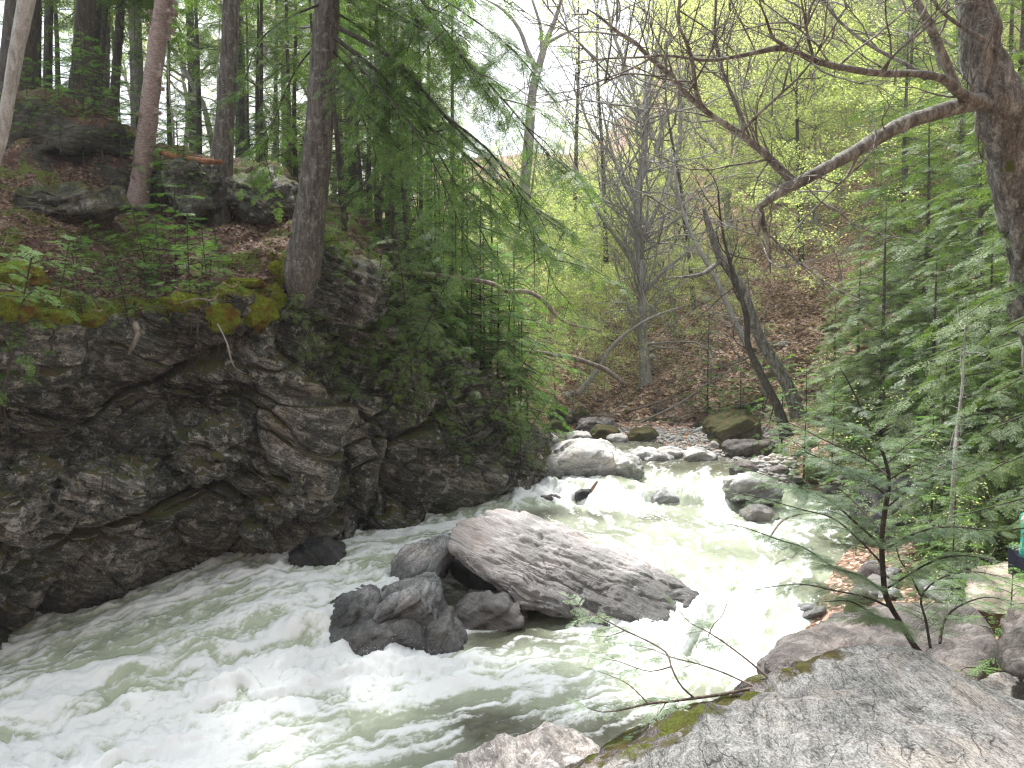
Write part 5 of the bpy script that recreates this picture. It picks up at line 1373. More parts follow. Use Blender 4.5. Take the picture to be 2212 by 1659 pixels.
# unseen trees added behind the viewpoint to cut sky light on the cliff
for x, y, s in [(-13, -3, 1), (-9, -9, 1.1), (-3, -11, 1), (3, -9, .9), (8, -8, 1.1), (13, -3, 1), (-16, 3, 1.05), (12, -12, 1.1), (15, 4, .9), (-6, -15, 1.2), (5, -15, 1.1)]:
    tree('hemlock', HEM_BIG[0], (x, y, drop(x, y, (BV_LAND,)) - .2), x * 1.7, s, 'unseen tall hemlock added behind the viewpoint to shade the cliff', 'tree', 'unseen hemlocks added behind the viewpoint')
# ================================================================== the rough maple at the right with its low limb
def limb_px(pts, Y, k=10, step=.08, rough=.08, seed=0, freq=8.):
    """pts (u, v, dY, width px)"""
    return sweep([(*P(u, v, Y + dy), px_r(w_ * (.88 if w_ > 60 else .74 if w_ > 14 else .9), Y + dy)) for u, v, dy, w_ in pts], k, step, rough, freq, seed)

YM = 7.2
def twigs_from(axis_px, Y, n, rg, L=(.25, .8), r=.006, up=.8, out=None):
    """fine side twigs with side shoots, growing off a limb"""
    C = resample(np.array([(*P(u, v, Y + dy), w_) for u, v, dy, w_ in axis_px]), .06); s_ = []
    for _ in range(n):
        i = rg.integers(3, len(C)); p = C[i, :3]; t = C[min(i + 1, len(C) - 1), :3] - C[i - 1, :3]; t /= np.linalg.norm(t) + 1e-9
        d = t * rg.uniform(-.1, .9) + rg.normal(0, .5, 3) + np.array([0, 0, up * rg.uniform(-.1, 1)])
        d /= np.linalg.norm(d); l = rg.uniform(*L); m = 6; q = p.copy(); rr_ = r * (.5 + l)
        for j in range(m):
            d = d + rg.normal(0, .16, 3) + [0, 0, .05]; d /= np.linalg.norm(d); e = q + d * l / m
            s_.append((*q, *e, rr_ * (1 - j / m * .7), rr_ * (1 - (j + 1) / m * .7)))
            if j >= 1:
                for _k in range(rg.integers(1, 3)):
                    d2 = d + rg.normal(0, .55, 3); d2 /= np.linalg.norm(d2); l2 = l * rg.uniform(.2, .45); a = e; dd = d2
                    for w2 in range(3):
                        dd = dd + rg.normal(0, .15, 3); dd /= np.linalg.norm(dd); b = a + dd * l2 / 3
                        s_.append((*a, *b, rr_ * .42 * (1 - w2 * .25), rr_ * .42 * (1 - (w2 + 1) * .28) + .0006)); a = b
            q = e
    return s_
rgm = np.random.default_rng(17)
trunkM = limb_px([(2330, 1250, .3, 110), (2290, 1000, .25, 105), (2262, 800, .2, 100), (2235, 640, .15, 100), (2205, 460, .1, 96), (2180, 330, .0, 100), (2160, 240, -.05, 112), (2130, 130, -.1, 92), (2112, 40, -.1, 84), (2100, -40, -.1, 80), (2080, -300, 0, 62), (2050, -700, .2, 30)], YM, 26, .05, .22, 3, 7.)
mainL = [(2170, 222, -.05, 62), (2120, 220, -.15, 50), (2040, 238, -.35, 44), (1950, 268, -.55, 42), (1860, 320, -.75, 40), (1790, 360, -.9, 36), (1730, 392, -1.0, 34), (1690, 412, -1.05, 30), (1655, 436, -1.1, 24), (1638, 448, -1.1, 16)]
dropL = [(1640, 440, -1.1, 18), (1645, 462, -1.1, 15), (1650, 490, -1.1, 14), (1658, 525, -1.1, 12), (1662, 560, -1.1, 8), (1664, 590, -1.1, 3)]
splint = [(1640, 450, -1.1, 12), (1640, 475, -1.12, 10), (1638, 508, -1.15, 4)]
upL = [(1715, 395, -1.0, 26), (1690, 370, -1.0, 26), (1670, 350, -1.0, 24), (1640, 322, -1.0, 21), (1600, 290, -1.05, 19), (1550, 258, -1.1, 17), (1510, 228, -1.15, 16), (1470, 190, -1.2, 14), (1440, 155, -1.2, 13), (1400, 122, -1.25, 11), (1370, 90, -1.3, 10), (1335, 70, -1.3, 8), (1300, 40, -1.3, 6), (1270, 20, -1.3, 3)]
up2 = [(1515, 232, -1.15, 13), (1505, 200, -1.15, 11), (1500, 170, -1.2, 10), (1495, 130, -1.2, 9), (1480, 85, -1.25, 8), (1465, 50, -1.3, 7), (1468, 0, -1.3, 6), (1475, -60, -1.3, 3)]
up3 = [(1606, 292, -1.05, 12), (1598, 250, -1.0, 9), (1575, 190, -.95, 8), (1555, 130, -.9, 7), (1545, 70, -.9, 6), (1548, 0, -.9, 5), (1560, -60, -.9, 2)]
up4 = [(1600, 288, -1.05, 9), (1640, 245, -1.2, 8), (1690, 200, -1.4, 6), (1740, 150, -1.5, 5), (1800, 60, -1.6, 4), (1840, 0, -1.6, 2)]
highL = [(2160, 232, -.1, 44), (2090, 212, -.3, 34), (2062, 190, -.45, 30), (2040, 172, -.55, 26), (1990, 160, -.7, 22), (1900, 158, -.9, 20), (1830, 148, -1.0, 19), (1760, 132, -1.1, 17), (1720, 112, -1.15, 15), (1680, 104, -1.2, 14), (1640, 112, -1.2, 11), (1590, 122, -1.2, 9), (1540, 130, -1.25, 8), (1500, 128, -1.3, 7), (1440, 120, -1.35, 6), (1380, 124, -1.4, 5), (1320, 126, -1.4, 4), (1250, 132, -1.4, 2)]
highU = [(1705, 108, -1.15, 11), (1690, 95, -1.2, 9), (1670, 82, -1.25, 8), (1655, 40, -1.3, 6), (1640, 0, -1.3, 4), (1630, -60, -1.3, 2)]
leafer = [(2070, 195, -.4, 24), (2040, 130, -.5, 26), (2020, 80, -.55, 24), (1995, 30, -.6, 22), (1960, -30, -.6, 20), (1900, -150, -.6, 12)]
side5 = [(2000, 170, -.7, 12), (1960, 140, -.6, 10), (1900, 110, -.5, 8), (1840, 70, -.4, 7), (1790, 20, -.3, 6), (1750, -40, -.3, 3)]
side6 = [(2165, 130, -.1, 20), (2130, 90, -.3, 16), (2080, 60, -.5, 10), (2030, 20, -.6, 8), (1990, -40, -.6, 4)]
bump_ = [(2200, 430, .1, 60), (2160, 380, -.15, 36), (2140, 330, -.2, 10)]
limbs = [mainL, dropL, splint, upL, up2, up3, up4, highL, highU, leafer, side5, side6, [(1345, 75, -1.3, 7), (1330, 60, -1.2, 5), (1340, 20, -1.1, 4), (1330, -20, -1.1, 2)],
         [(1445, 160, -1.2, 8), (1420, 165, -1.1, 5), (1350, 160, -1.0, 4), (1290, 190, -1.0, 2)], [(1760, 132, -1.1, 8), (1745, 80, -1.2, 7), (1735, 20, -1.3, 5), (1720, -40, -1.3, 3)],
         [(1900, 158, -.9, 7), (1940, 110, -1.0, 6), (2000, 60, -1.1, 5), (2050, 0, -1.1, 3)], [(1860, 320, -.75, 8), (1830, 380, -.8, 6), (1800, 410, -.9, 5), (1740, 470, -1, 3)]]
mp_parts = [trunkM]
moff = np.array(P(2262, 900, YM))
e_maple = empty('maple', tuple(moff)); tag(e_maple, 'rough barked old maple sending a long broken mossy limb out over the river', 'tree')
V, Fc = trunkM; link('trunk', mesh_np('maple_trunk', V - moff, Fc, BK_MAPLE), e_maple)
for i, (lb, L_) in enumerate([('low_limb', [mainL, dropL, splint, upL, up2, up3, up4] + limbs[12:14] + [limbs[16]]), ('high_limb', [highL, highU, side5, limbs[14], limbs[15]]), ('rising_limb', [leafer, side6])]):
    prt = [limb_px(q, YM, 12 if q[0][3] > 20 else 8, .05, .10, 30 + j) for j, q in enumerate(L_)]
    V, Fc = join(prt); lo = link(lb, mesh_np(lb, V - moff, Fc, BK_LIMB), e_maple)
    tw = []
    for q in L_:
        if q is mainL or q is splint or q is dropL: n = 3
        else: n = int(len(q) * 1.5)
        tw += twigs_from(q, YM, n, rgm, (.3, 1.0))
    V, Fc = seg_tubes(tw, 4); t_ = link('twigs', mesh_np('twigs', V - moff, Fc, BK_LIMB), lo); t_['kind'] = 'stuff'

# ================================================================== leaning snags and tall lean trees on the right shore
def simple_tree(name, pts, label, mat=BK_GREY, cat='tree', k=12, extra=None, seed=0, flare=.2, n_tw=0, tw_L=(.5, 1.4)):
    V, Fc = stem(pts, k, .15, .08, seed, flare)
    b = np.array(P(*pts[0][:3]))
    e = empty(name, tuple(b)); tag(e, label, cat)
    link('trunk', mesh_np(name + '_trunk', V - b, Fc, mat), e)
    seg = []
    for q in (extra or []):
        v2, f2 = stem(q, 7, .12, .06, seed + 5); link('branch', mesh_np('branch', v2 - b, f2, mat), e)
    if n_tw:
        C = [(u, v, Y - pts[0][2], w_) for u, v, Y, w_ in pts[1:]]
        s_ = twigs_from(C, pts[0][2], n_tw, np.random.default_rng(seed), tw_L, .010, .3)
        v2, f2 = seg_tubes(s_, 4); o2 = link('twigs', mesh_np('twigs', v2 - b, f2, mat), e); o2['kind'] = 'stuff'
    return e
simple_tree('leaning_tree', [(1725, 900, 20, 30), (1700, 830, 20, 27), (1665, 770, 20, 25), (1635, 715, 20, 23), (1610, 640, 20, 21), (1580, 590, 20, 20), (1555, 555, 20, 17), (1535, 500, 20, 16), (1520, 450, 20, 8)], 'thick tree leaning left above the mossy wedge with a broken top', BK_MAPLE, extra=[[(1560, 560, 20, 12), (1520, 590, 19.5, 9), (1480, 598, 19, 6), (1440, 600, 18.8, 3)]], seed=3, n_tw=24)
simple_tree('leaning_tree', [(1700, 945, 18.5, 22), (1680, 880, 18.5, 19), (1655, 830, 18.5, 17), (1630, 780, 18.5, 15), (1615, 740, 18.5, 14), (1612, 680, 18.5, 12), (1590, 610, 18.5, 10), (1565, 520, 18.5, 6), (1550, 420, 18.5, 3)], 'slim dark tree leaning left in front of the thick broken one', BK_POLE, seed=4, n_tw=22)
simple_tree('leaning_tree', [(1660, 850, 24, 16), (1620, 760, 24, 15), (1585, 690, 24, 13), (1545, 600, 24, 11), (1500, 520, 24, 9), (1470, 440, 24, 6), (1450, 330, 24, 4)], 'greyer slender tree leaning left behind the two leaning trees', BK_GREY, seed=5, n_tw=30)
simple_tree('shore_maple', [(1395, 840, 30, 26), (1392, 780, 30, 22), (1388, 700, 30, 20), (1385, 600, 30, 19), (1380, 520, 30, 17), (1378, 440, 30, 15), (1385, 380, 30, 12), (1392, 300, 30, 9), (1400, 190, 30, 4)], 'grey many branched bare tree rising in the middle of the slope', BK_GREY, seed=6, n_tw=150, tw_L=(1., 4.2),
            extra=[[(1384, 600, 30, 12), (1350, 540, 30, 10), (1300, 470, 29.5, 8), (1260, 400, 29, 5), (1230, 330, 29, 3)], [(1380, 520, 30, 11), (1420, 450, 30, 9), (1450, 380, 30.5, 6), (1470, 280, 31, 3)], [(1379, 450, 30, 10), (1345, 390, 30, 8), (1320, 320, 30, 6), (1300, 230, 30, 3)], [(1386, 640, 30, 10), (1430, 590, 29.5, 8), (1500, 530, 29, 5), (1540, 470, 29, 3)], [(1390, 380, 30, 8), (1420, 320, 30, 6), (1435, 230, 30, 3)]])
simple_tree('far_tree', [(1120, 560, 34, 26), (1130, 440, 34, 24), (1140, 330, 34, 22), (1146, 250, 34, 20), (1152, 190, 34, 18), (1165, 140, 34, 16), (1180, 90, 34, 12), (1200, 40, 34, 9), (1225, -40, 34, 5)], 'forked grey tree standing against the white sky above the bend', BK_GREY, seed=7, n_tw=26, tw_L=(.8, 2.2),
            extra=[[(1158, 150, 34, 13), (1140, 110, 34, 10), (1120, 60, 34, 8), (1085, 20, 34, 6), (1050, 0, 34, 3)], [(1170, 120, 34, 9), (1168, 60, 34, 7), (1150, 0, 34, 5), (1140, -40, 34, 3)], [(1178, 95, 34, 8), (1215, 75, 34, 6), (1260, 55, 34, 3)]])
for i, (u, v, ut, w_, Y, lab) in enumerate([(1735, 700, 1722, 14, 34, 'straight dark trunk on the far slope right of the leaning trees'), (1765, 670, 1760, 9, 36, 'thin straight trunk on the far slope beside the darker one'), (1500, 650, 1440, 8, 32, 'slender stem bending left on the far slope'),
      (1460, 640, 1470, 14, 40, 'grey trunk on the upper slope above the bare middle tree'), (1240, 560, 1250, 10, 40, 'pale grey trunk on the slope at the left of the bare middle tree'), (1600, 500, 1595, 11, 46, 'distant upright trunk under the broken limb'), (1310, 560, 1290, 9, 38, 'leaning grey stem left of the bare middle tree')]):
    simple_tree('slope_tree', [(u, v + 20, Y, w_ * 1.2), (u * .8 + ut * .2, v - 100, Y, w_), ((u + ut) / 2, v - 250, Y, w_ * .8), (ut, v - 420, Y, w_ * .5), (ut, v - 560, Y, 2)], lab, BK_GREY if i % 2 else BK_POLE, seed=20 + i, n_tw=26, tw_L=(.8, 2.6))

# fallen limbs and logs
def log(name, pts, label, mat=BK_DEAD, cat='log', k=9, rough=.12, seed=0):
    V, Fc = stem(pts, k, .08, rough, seed); c = V.mean(0)
    o = link(name, mesh_np(name, V - c, Fc, mat), loc=c); tag(o, label, cat)
log('fallen_limb', [(825, 575, 19.5, 16), (900, 590, 19, 13), (985, 600, 18.6, 11), (1060, 612, 18.2, 10), (1090, 628, 18, 10), (1120, 630, 17.9, 9), (1145, 632, 17.9, 10), (1175, 650, 17.8, 9), (1200, 680, 17.8, 8), (1230, 700, 17.8, 6), (1300, 715, 18, 3)], 'crooked bare limb reaching out from the cliff top over the river', seed=1)
log('fallen_limb', [(1155, 760, 26, 8), (1220, 770, 26, 10), (1260, 780, 26, 10), (1310, 800, 25.8, 11), (1350, 830, 25.6, 8)], 'pale arched dead limb over the leaves on the far bank', seed=2)
log('fallen_limb', [(1250, 850, 27, 12), (1290, 800, 27, 10), (1330, 740, 27, 8), (1400, 690, 27, 6), (1480, 660, 27, 3)], 'forked pale dead limb slanting up from the far bank', BK_BEECH, seed=3)
log('log', [(1360, 915, 26.5, 14), (1400, 912, 26.4, 14), (1460, 908, 26.3, 13), (1530, 902, 26.2, 10)], 'mossy log lying along the back of the gravel bar', bark_mat('mossy_log', (.03, .03, .015), (.07, .07, .03), (.14, .12, .07), moss=.8), seed=4)
log('log', [(1490, 925, 25, 10), (1540, 905, 25, 13), (1600, 880, 25, 13), (1640, 870, 25, 8)], 'dark rotten log running up behind the mossy wedge boulder', BK_POLE, seed=5)
log('log', [(1195, 905, 27, 8), (1260, 900, 27.5, 9), (1330, 895, 27.5, 7), (1420, 870, 27.5, 5), (1480, 850, 27.5, 3)], 'thin grey driftwood pole lying across the far bank', seed=6)
log('fallen_limb', [(1330, 935, 26, 6), (1400, 905, 26, 6), (1470, 870, 26, 5), (1540, 820, 26, 4), (1600, 790, 26, 2)], 'long bent twiggy branch lying over the gravel bar', BK_BEECH, seed=7)
log('log', [(350, 330, 17.6, 12), (390, 341, 17.5, 14), (440, 348, 17.4, 13), (480, 350, 17.4, 10)], 'orange brown rotten log on top of the outcrop', bark_mat('rotten_log', (.06, .025, .012), (.20, .09, .04), (.34, .18, .09), lichen=0), seed=8)
log('snag', [(1262, 1078, 18.0, 7), (1275, 1062, 18.0, 8), (1290, 1040, 18.1, 6)], 'short splintered brown snag stuck in the cascade', bark_mat('wet_snag', (.06, .03, .02), (.16, .09, .06), (.28, .18, .13), lichen=0), cat='snag', seed=9)
log('fallen_limb', [(1660, 1165, 14, 5), (1690, 975 + 150, 14.5, 5), (1730, 1110, 15, 3)], 'short pale stick caught on the shore cobbles', seed=10)
log('dead_branch', [(470, 700, 13.6, 4), (490, 740, 13.5, 4), (500, 780, 13.5, 3), (512, 800, 13.5, 1)], 'thin white dead branch hanging down the dark cliff', BK_BEECH, cat='branch', seed=11)
log('root_stub', [(292, 700, 13.2, 14), (298, 725, 13.0, 11), (285, 750, 12.9, 10), (278, 765, 12.9, 4)], 'broken orange root stub hanging from the cliff edge', BK_DEAD, cat='root', seed=12)
log('stick', [(390, 655, 13.6, 3), (430, 645, 13.5, 4), (460, 650, 13.4, 6), (470, 635, 13.4, 4)], 'curved broken stick lying on the moss at the cliff rim', BK_DEAD, cat='stick', seed=15)
log('root', [(240, 462, 16.3, 5), (275, 455, 16.3, 9), (300, 452, 16.3, 14), (330, 472, 16.2, 8), (370, 500, 16.0, 4)], 'roots spreading from the foot of the peeling birch', BK_POLE, cat='root', seed=16)

# ================================================================== hemlocks on the right
for i, (u, v, Y, s) in enumerate([(2130, 900, 13.0, .62), (2010, 960, 15.0, .62), (2230, 900, 11.0, .62), (1900, 930, 18.0, .72), (1985, 900, 20, .95), (2100, 900, 17, 1.0), (2200, 850, 14.5, .95), (1850, 900, 21, .62), (2060, 860, 23, 1.25), (2180, 800, 20, 1.35), (1940, 800, 27, 1.15), (2280, 850, 12, 1.0), (1800, 880, 23, .45), (2040, 1000, 12.5, .42), (2150, 1080, 10.5, .40)]):
    plant('hemlock', HEM_MIDR, u, v, Y, s, 'dark dense hemlock on the right bank above the shore boulders', 'tree', 'dark hemlocks massed on the right bank', (BV_LAND,), sink=.1)
for i, (u, v, Y, s) in enumerate([(1950, 800, 34, 1.2), (2060, 800, 32, 1.2), (2160, 780, 28, 1.3), (1560, 560, 60, 1.0), (1480, 540, 66, 1.0), (1700, 560, 55, .9)]):
    plant('hemlock', HEM_MID, u, v, Y, s, 'hemlock standing among the hardwoods up the far slope', 'tree', 'hemlocks up the far slope', (BV_LAND,))
for i, (u, v, Y, s) in enumerate([(2190, 1200, 8.0, .55), (2060, 1180, 9.5, .6), (2010, 1080, 12, .8), (2250, 1120, 7.4, .75), (1740, 870, 19, .8), (1800, 900, 18, .8), (1690, 850, 21, .9), (1870, 960, 15, .7), (1530, 800, 26, .9), (1600, 830, 24, .7), (1650, 800, 25, .9)]):
    plant('hemlock_sapling', HEM_SAP, u, v, Y, s, 'young hemlock among the boulders of the right bank', 'sapling', 'young hemlocks on the right bank', (BV_LAND,))
for i, (u, v, Y, s) in enumerate([(1950, 850, 15, .9), (2050, 1000, 11, .8), (1780, 840, 20, .9), (1850, 1000, 14, .5), (2080, 1180, 9.2, .6), (1420, 780, 28, 1.1), (1300, 820, 27.5, .9), (1480, 830, 26.5, .9), (1230, 850, 27.3, .8), (1560, 760, 28, 1.)]):
    plant('leafy_shrub', DEC_SHRUB, u, v, Y, s, 'thin shrub with tiny yellow green leaves near the shore', 'shrub', 'thin leafing shrubs near the shore', (BV_LAND,))
# trunks showing in the hemlocks
simple_tree('pale_stem_tree', [(2055, 1140, 10.5, 14), (2060, 1080, 10.5, 12), (2062, 1010, 10.6, 11), (2068, 930, 10.8, 9), (2080, 820, 11, 6), (2085, 700, 11, 3)], 'pale narrow trunk standing before the mossy dark boulder', BK_GREY, seed=31, n_tw=12, tw_L=(.3, .8))

# ================================================================== hemlock boughs entering at the right edge
rgr = np.random.default_rng(71)
RB = [[(2420, 640, 6.5), (2300, 660, 6.4), (2200, 700, 6.3), (2120, 745, 6.2)], [(2420, 560, 7.5), (2250, 600, 7.2), (2130, 650, 7.0), (2060, 700, 6.9)], [(2420, 760, 6.0), (2300, 780, 5.9), (2200, 820, 5.8), (2110, 870, 5.7)],
      [(2420, 850, 6.8), (2280, 870, 6.6), (2160, 920, 6.4), (2060, 975, 6.3)], [(2420, 950, 6.2), (2280, 960, 6.0), (2170, 1000, 5.9), (2080, 1050, 5.8)], [(2420, 1040, 7.2), (2300, 1050, 7.0), (2180, 1085, 6.8), (2050, 1120, 6.6)],
      [(2420, 420, 7.8), (2280, 450, 7.5), (2180, 500, 7.3), (2110, 560, 7.2)], [(2420, 330, 8.5), (2290, 360, 8.3), (2210, 400, 8.1), (2130, 470, 8.0)], [(2420, 1100, 6.4), (2300, 1120, 6.2), (2220, 1140, 6.1), (2140, 1150, 6.0)], [(2420, 700, 8.5), (2250, 720, 8.3), (2130, 760, 8.2), (2020, 820, 8.1)]]
rbo = [np.array([P(*q) for q in b]) for b in RB]
b0 = np.array([5.2, 7.2, -2.6]); b0[2] = drop(5.2, 7.2, (BV_LAND,)) - .2
Pn, D, N, S, sg = bough_foliage(rbo, rgr, .55, .12, .22, .1, .3, .85)
sgx = []
for b in rbo:
    for a, c, j in zip(b[:-1], b[1:], range(3)): sgx.append((*a, *c, .014 * (1 - j / 3.4), .014 * (1 - (j + 1) / 3.4)))
    sgx.append((b0[0], b0[1], b[0][2] + .1, *b[0], .02, .014))
tk = sweep([(*b0, .13), (b0[0], b0[1], .5, .10), (b0[0] - .05, b0[1], 3, .06), (b0[0], b0[1], 6, .01)], 12, .2, .06, 5, 3, .2)
V, Fc = join([tk, seg_tubes(sgx, 5), seg_tubes(sg, 3)])
e = empty('hemlock', tuple(b0)); tag(e, 'nearest hemlock whose boughs reach in from the side in front of the maple trunk', 'tree')
link('trunk', mesh_np('edge_hemlock_trunk', V - b0, Fc, BK_POLE), e)
TPL_N2 = [spray_tpl(i + 30, 10, 5, .09, .012) for i in range(3)]
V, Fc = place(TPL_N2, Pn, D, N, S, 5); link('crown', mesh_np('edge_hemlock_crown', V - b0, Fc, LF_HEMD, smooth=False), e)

# ================================================================== the slim hemlock sapling in front
YS = 5.6
rgs = np.random.default_rng(81)
stm = [(2000, 1425, .15, 19), (1975, 1395, .1, 17), (1945, 1345, .05, 15), (1915, 1290, 0, 14), (1907, 1230, 0, 13), (1905, 1160, 0, 12), (1912, 1100, 0, 12), (1920, 1040, .05, 10), (1908, 980, .1, 8), (1878, 925, .1, 6), (1855, 870, .1, 5), (1830, 820, .1, 3), (1815, 795, .1, 2)]
SB = [ # boughs
 [(1912, 1280, 0, 7), (1860, 1245, -.1, 6), (1800, 1225, -.2, 5), (1740, 1185, -.3, 4), (1680, 1165, -.35, 3), (1610, 1140, -.4, 2), (1555, 1130, -.4, 1)],
 [(1930, 1315, 0, 6), (1870, 1290, .1, 5), (1800, 1275, .2, 4), (1730, 1262, .3, 3), (1650, 1270, .4, 2)],
 [(1905, 1180, 0, 6), (1850, 1130, -.1, 5), (1790, 1080, -.25, 4), (1720, 1050, -.4, 3), (1650, 1025, -.5, 2), (1600, 1010, -.5, 1)],
 [(1907, 1220, 0, 6), (1860, 1170, .2, 5), (1800, 1120, .35, 4), (1730, 1100, .5, 3), (1640, 1075, .6, 2), (1570, 1060, .6, 1)],
 [(1915, 1070, 0, 5), (1860, 1030, -.15, 4), (1800, 1000, -.3, 3), (1740, 975, -.4, 2), (1690, 930, -.4, 1)],
 [(1920, 1030, 0, 5), (1870, 990, .2, 4), (1800, 960, .3, 3), (1730, 925, .4, 2), (1660, 895, .4, 1)],
 [(1890, 950, .05, 4), (1840, 925, 0, 3), (1790, 900, -.1, 2), (1750, 880, -.1, 1)],
 [(1860, 880, .1, 3), (1820, 870, 0, 2), (1770, 845, 0, 1)],
 [(1912, 1100, 0, 5), (1960, 1060, -.1, 4), (2010, 1030, -.2, 3), (2070, 1010, -.3, 2), (2110, 1000, -.3, 1)],
 [(1905, 1190, 0, 6), (1960, 1160, -.15, 5), (2020, 1140, -.25, 4), (2090, 1140, -.35, 3), (2160, 1150, -.4, 1)],
 [(1918, 1270, 0, 6), (1965, 1240, -.1, 5), (2020, 1210, -.2, 4), (2080, 1200, -.3, 3), (2150, 1210, -.4, 1)],
 [(1918, 1000, .05, 4), (1960, 960, .15, 3), (2010, 930, .25, 2), (2060, 900, .3, 1)],
 [(1915, 1040, .05, 4), (1965, 1010, .2, 3), (2020, 985, .3, 2), (2080, 960, .4, 1)],
 [(1870, 900, .1, 3), (1900, 870, .1, 2), (1930, 840, .1, 1)],
 [(1945, 1340, .05, 6), (1900, 1335, -.2, 5), (1840, 1300, -.35, 4), (1780, 1300, -.5, 2)],
 [(1907, 1150, 0, 5), (1860, 1100, .3, 4), (1820, 1060, .5, 2), (1780, 1040, .6, 1)],
 [(2010, 1400, .1, 8), (2000, 1340, .2, 7), (1990, 1290, .3, 6), (2030, 1250, .3, 4), (2100, 1235, .2, 3), (2180, 1250, .2, 1)],
 [(1990, 1290, .3, 5), (1965, 1240, .35, 4), (1940, 1200, .4, 3), (1930, 1130, .4, 1)],
 [(2030, 1390, .3, 8), (2040, 1340, .4, 7), (2070, 1310, .4, 5), (2130, 1290, .4, 3), (2190, 1300, .4, 1)],
]
soff = np.array(P(1975, 1400, YS))
e = empty('hemlock_sapling', tuple(soff)); tag(e, 'slim dark stemmed hemlock sapling with open boughs tinted with sky sheen rising behind the foreground boulder', 'sapling')
V, Fc = limb_px(stm, YS, 12, .04, .05, 5); link('trunk', mesh_np('sapling_stem', V - soff, Fc, BK_POLE), e)
parts_ = [limb_px(b, YS, 6, .05, .04, 6) for b in SB]
bx = [np.array([P(u, v, YS + dy) for u, v, dy, w_ in b]) for b in SB]
# give each bough some companions a hand's breadth away so the boughs read as layers
Pn, D, N, S, sg = bough_foliage(bx, rgs, .36, .058, .105, .08, .14, .85, True, .7)
parts_.append(seg_tubes([(a, b_, c, d, e_, f, g * .35, h * .35) for a, b_, c, d, e_, f, g, h in sg], 3))
V, Fc = join(parts_); link('branches', mesh_np('sapling_branches', V - soff, Fc, BK_POLE), e)
V, Fc = place([spray_tpl(i + 40, 9, 6, .075, .010) for i in range(3)], Pn, D, N, S, 5); link('crown', mesh_np('sapling_crown', V - soff, Fc, LF_NEAR, smooth=False), e)


# ================================================================== the low branch over the water in front
YB = 4.35
BB = [
 [(1655, 1482, .05, 9), (1610, 1490, 0, 8), (1560, 1500, -.05, 8), (1500, 1508, -.1, 8), (1450, 1515, -.1, 7), (1400, 1520, -.15, 6), (1350, 1532, -.15, 5), (1300, 1538, -.2, 3), (1268, 1528, -.2, 2)],
 [(1500, 1508, -.1, 6), (1470, 1480, -.1, 5), (1450, 1440, -.05, 5), (1440, 1410, 0, 5), (1400, 1385, .05, 4), (1350, 1362, .1, 4), (1300, 1335, .15, 3), (1255, 1310, .2, 2), (1235, 1295, .2, 1)],
 [(1640, 1488, 0, 6), (1600, 1470, .05, 5), (1560, 1452, .1, 4), (1500, 1432, .15, 4), (1450, 1420, .2, 3), (1400, 1400, .25, 2), (1330, 1390, .3, 1)],
 [(1665, 1470, .05, 6), (1620, 1430, .1, 5), (1560, 1385, .15, 4), (1520, 1360, .2, 3), (1490, 1345, .2, 2), (1460, 1310, .2, 1)],
 [(1530, 1375, .2, 3), (1540, 1350, .2, 3), (1560, 1330, .2, 2), (1575, 1290, .2, 1)],
 [(1450, 1440, -.05, 4), (1400, 1450, -.1, 3), (1340, 1430, -.1, 2), (1290, 1420, -.15, 1)],
 [(1400, 1520, -.15, 4), (1360, 1480, -.1, 3), (1320, 1460, 0, 2), (1290, 1450, 0, 1)],
 [(1440, 1515, -.1, 4), (1420, 1545, -.2, 3), (1390, 1575, -.3, 2), (1370, 1590, -.3, 1)],
 [(1350, 1362, .1, 3), (1310, 1375, .1, 2), (1260, 1370, .1, 1)],
]
boff = np.array(P(1655, 1482, YB))
e = empty('low_branch', tuple(boff)); tag(e, 'low half bare hemlock branch reaching left over the water from the foreground boulder', 'branch')
parts_ = [limb_px(b, YB, 7, .04, .08, 8) for b in BB]
bx = [np.array([P(u, v, YB + dy) for u, v, dy, w_ in b]) for b in BB]
Pn, D, N, S, sg = bough_foliage(bx, np.random.default_rng(91), .28, .065, .10, .45, .15, .75, True, .6)
parts_.append(seg_tubes([(a, b_, c, d, e_, f, g * .28, h * .28) for a, b_, c, d, e_, f, g, h in sg], 3))
V, Fc = join(parts_); link('branches', mesh_np('low_branches', V - boff, Fc, BK_DEAD), e)
V, Fc = place([spray_tpl(i + 50, 9, 6, .085, .012) for i in range(3)], Pn, D, N, S, 5); link('sprays', mesh_np('low_sprays', V - boff, Fc, LF_NEAR, smooth=False), e)

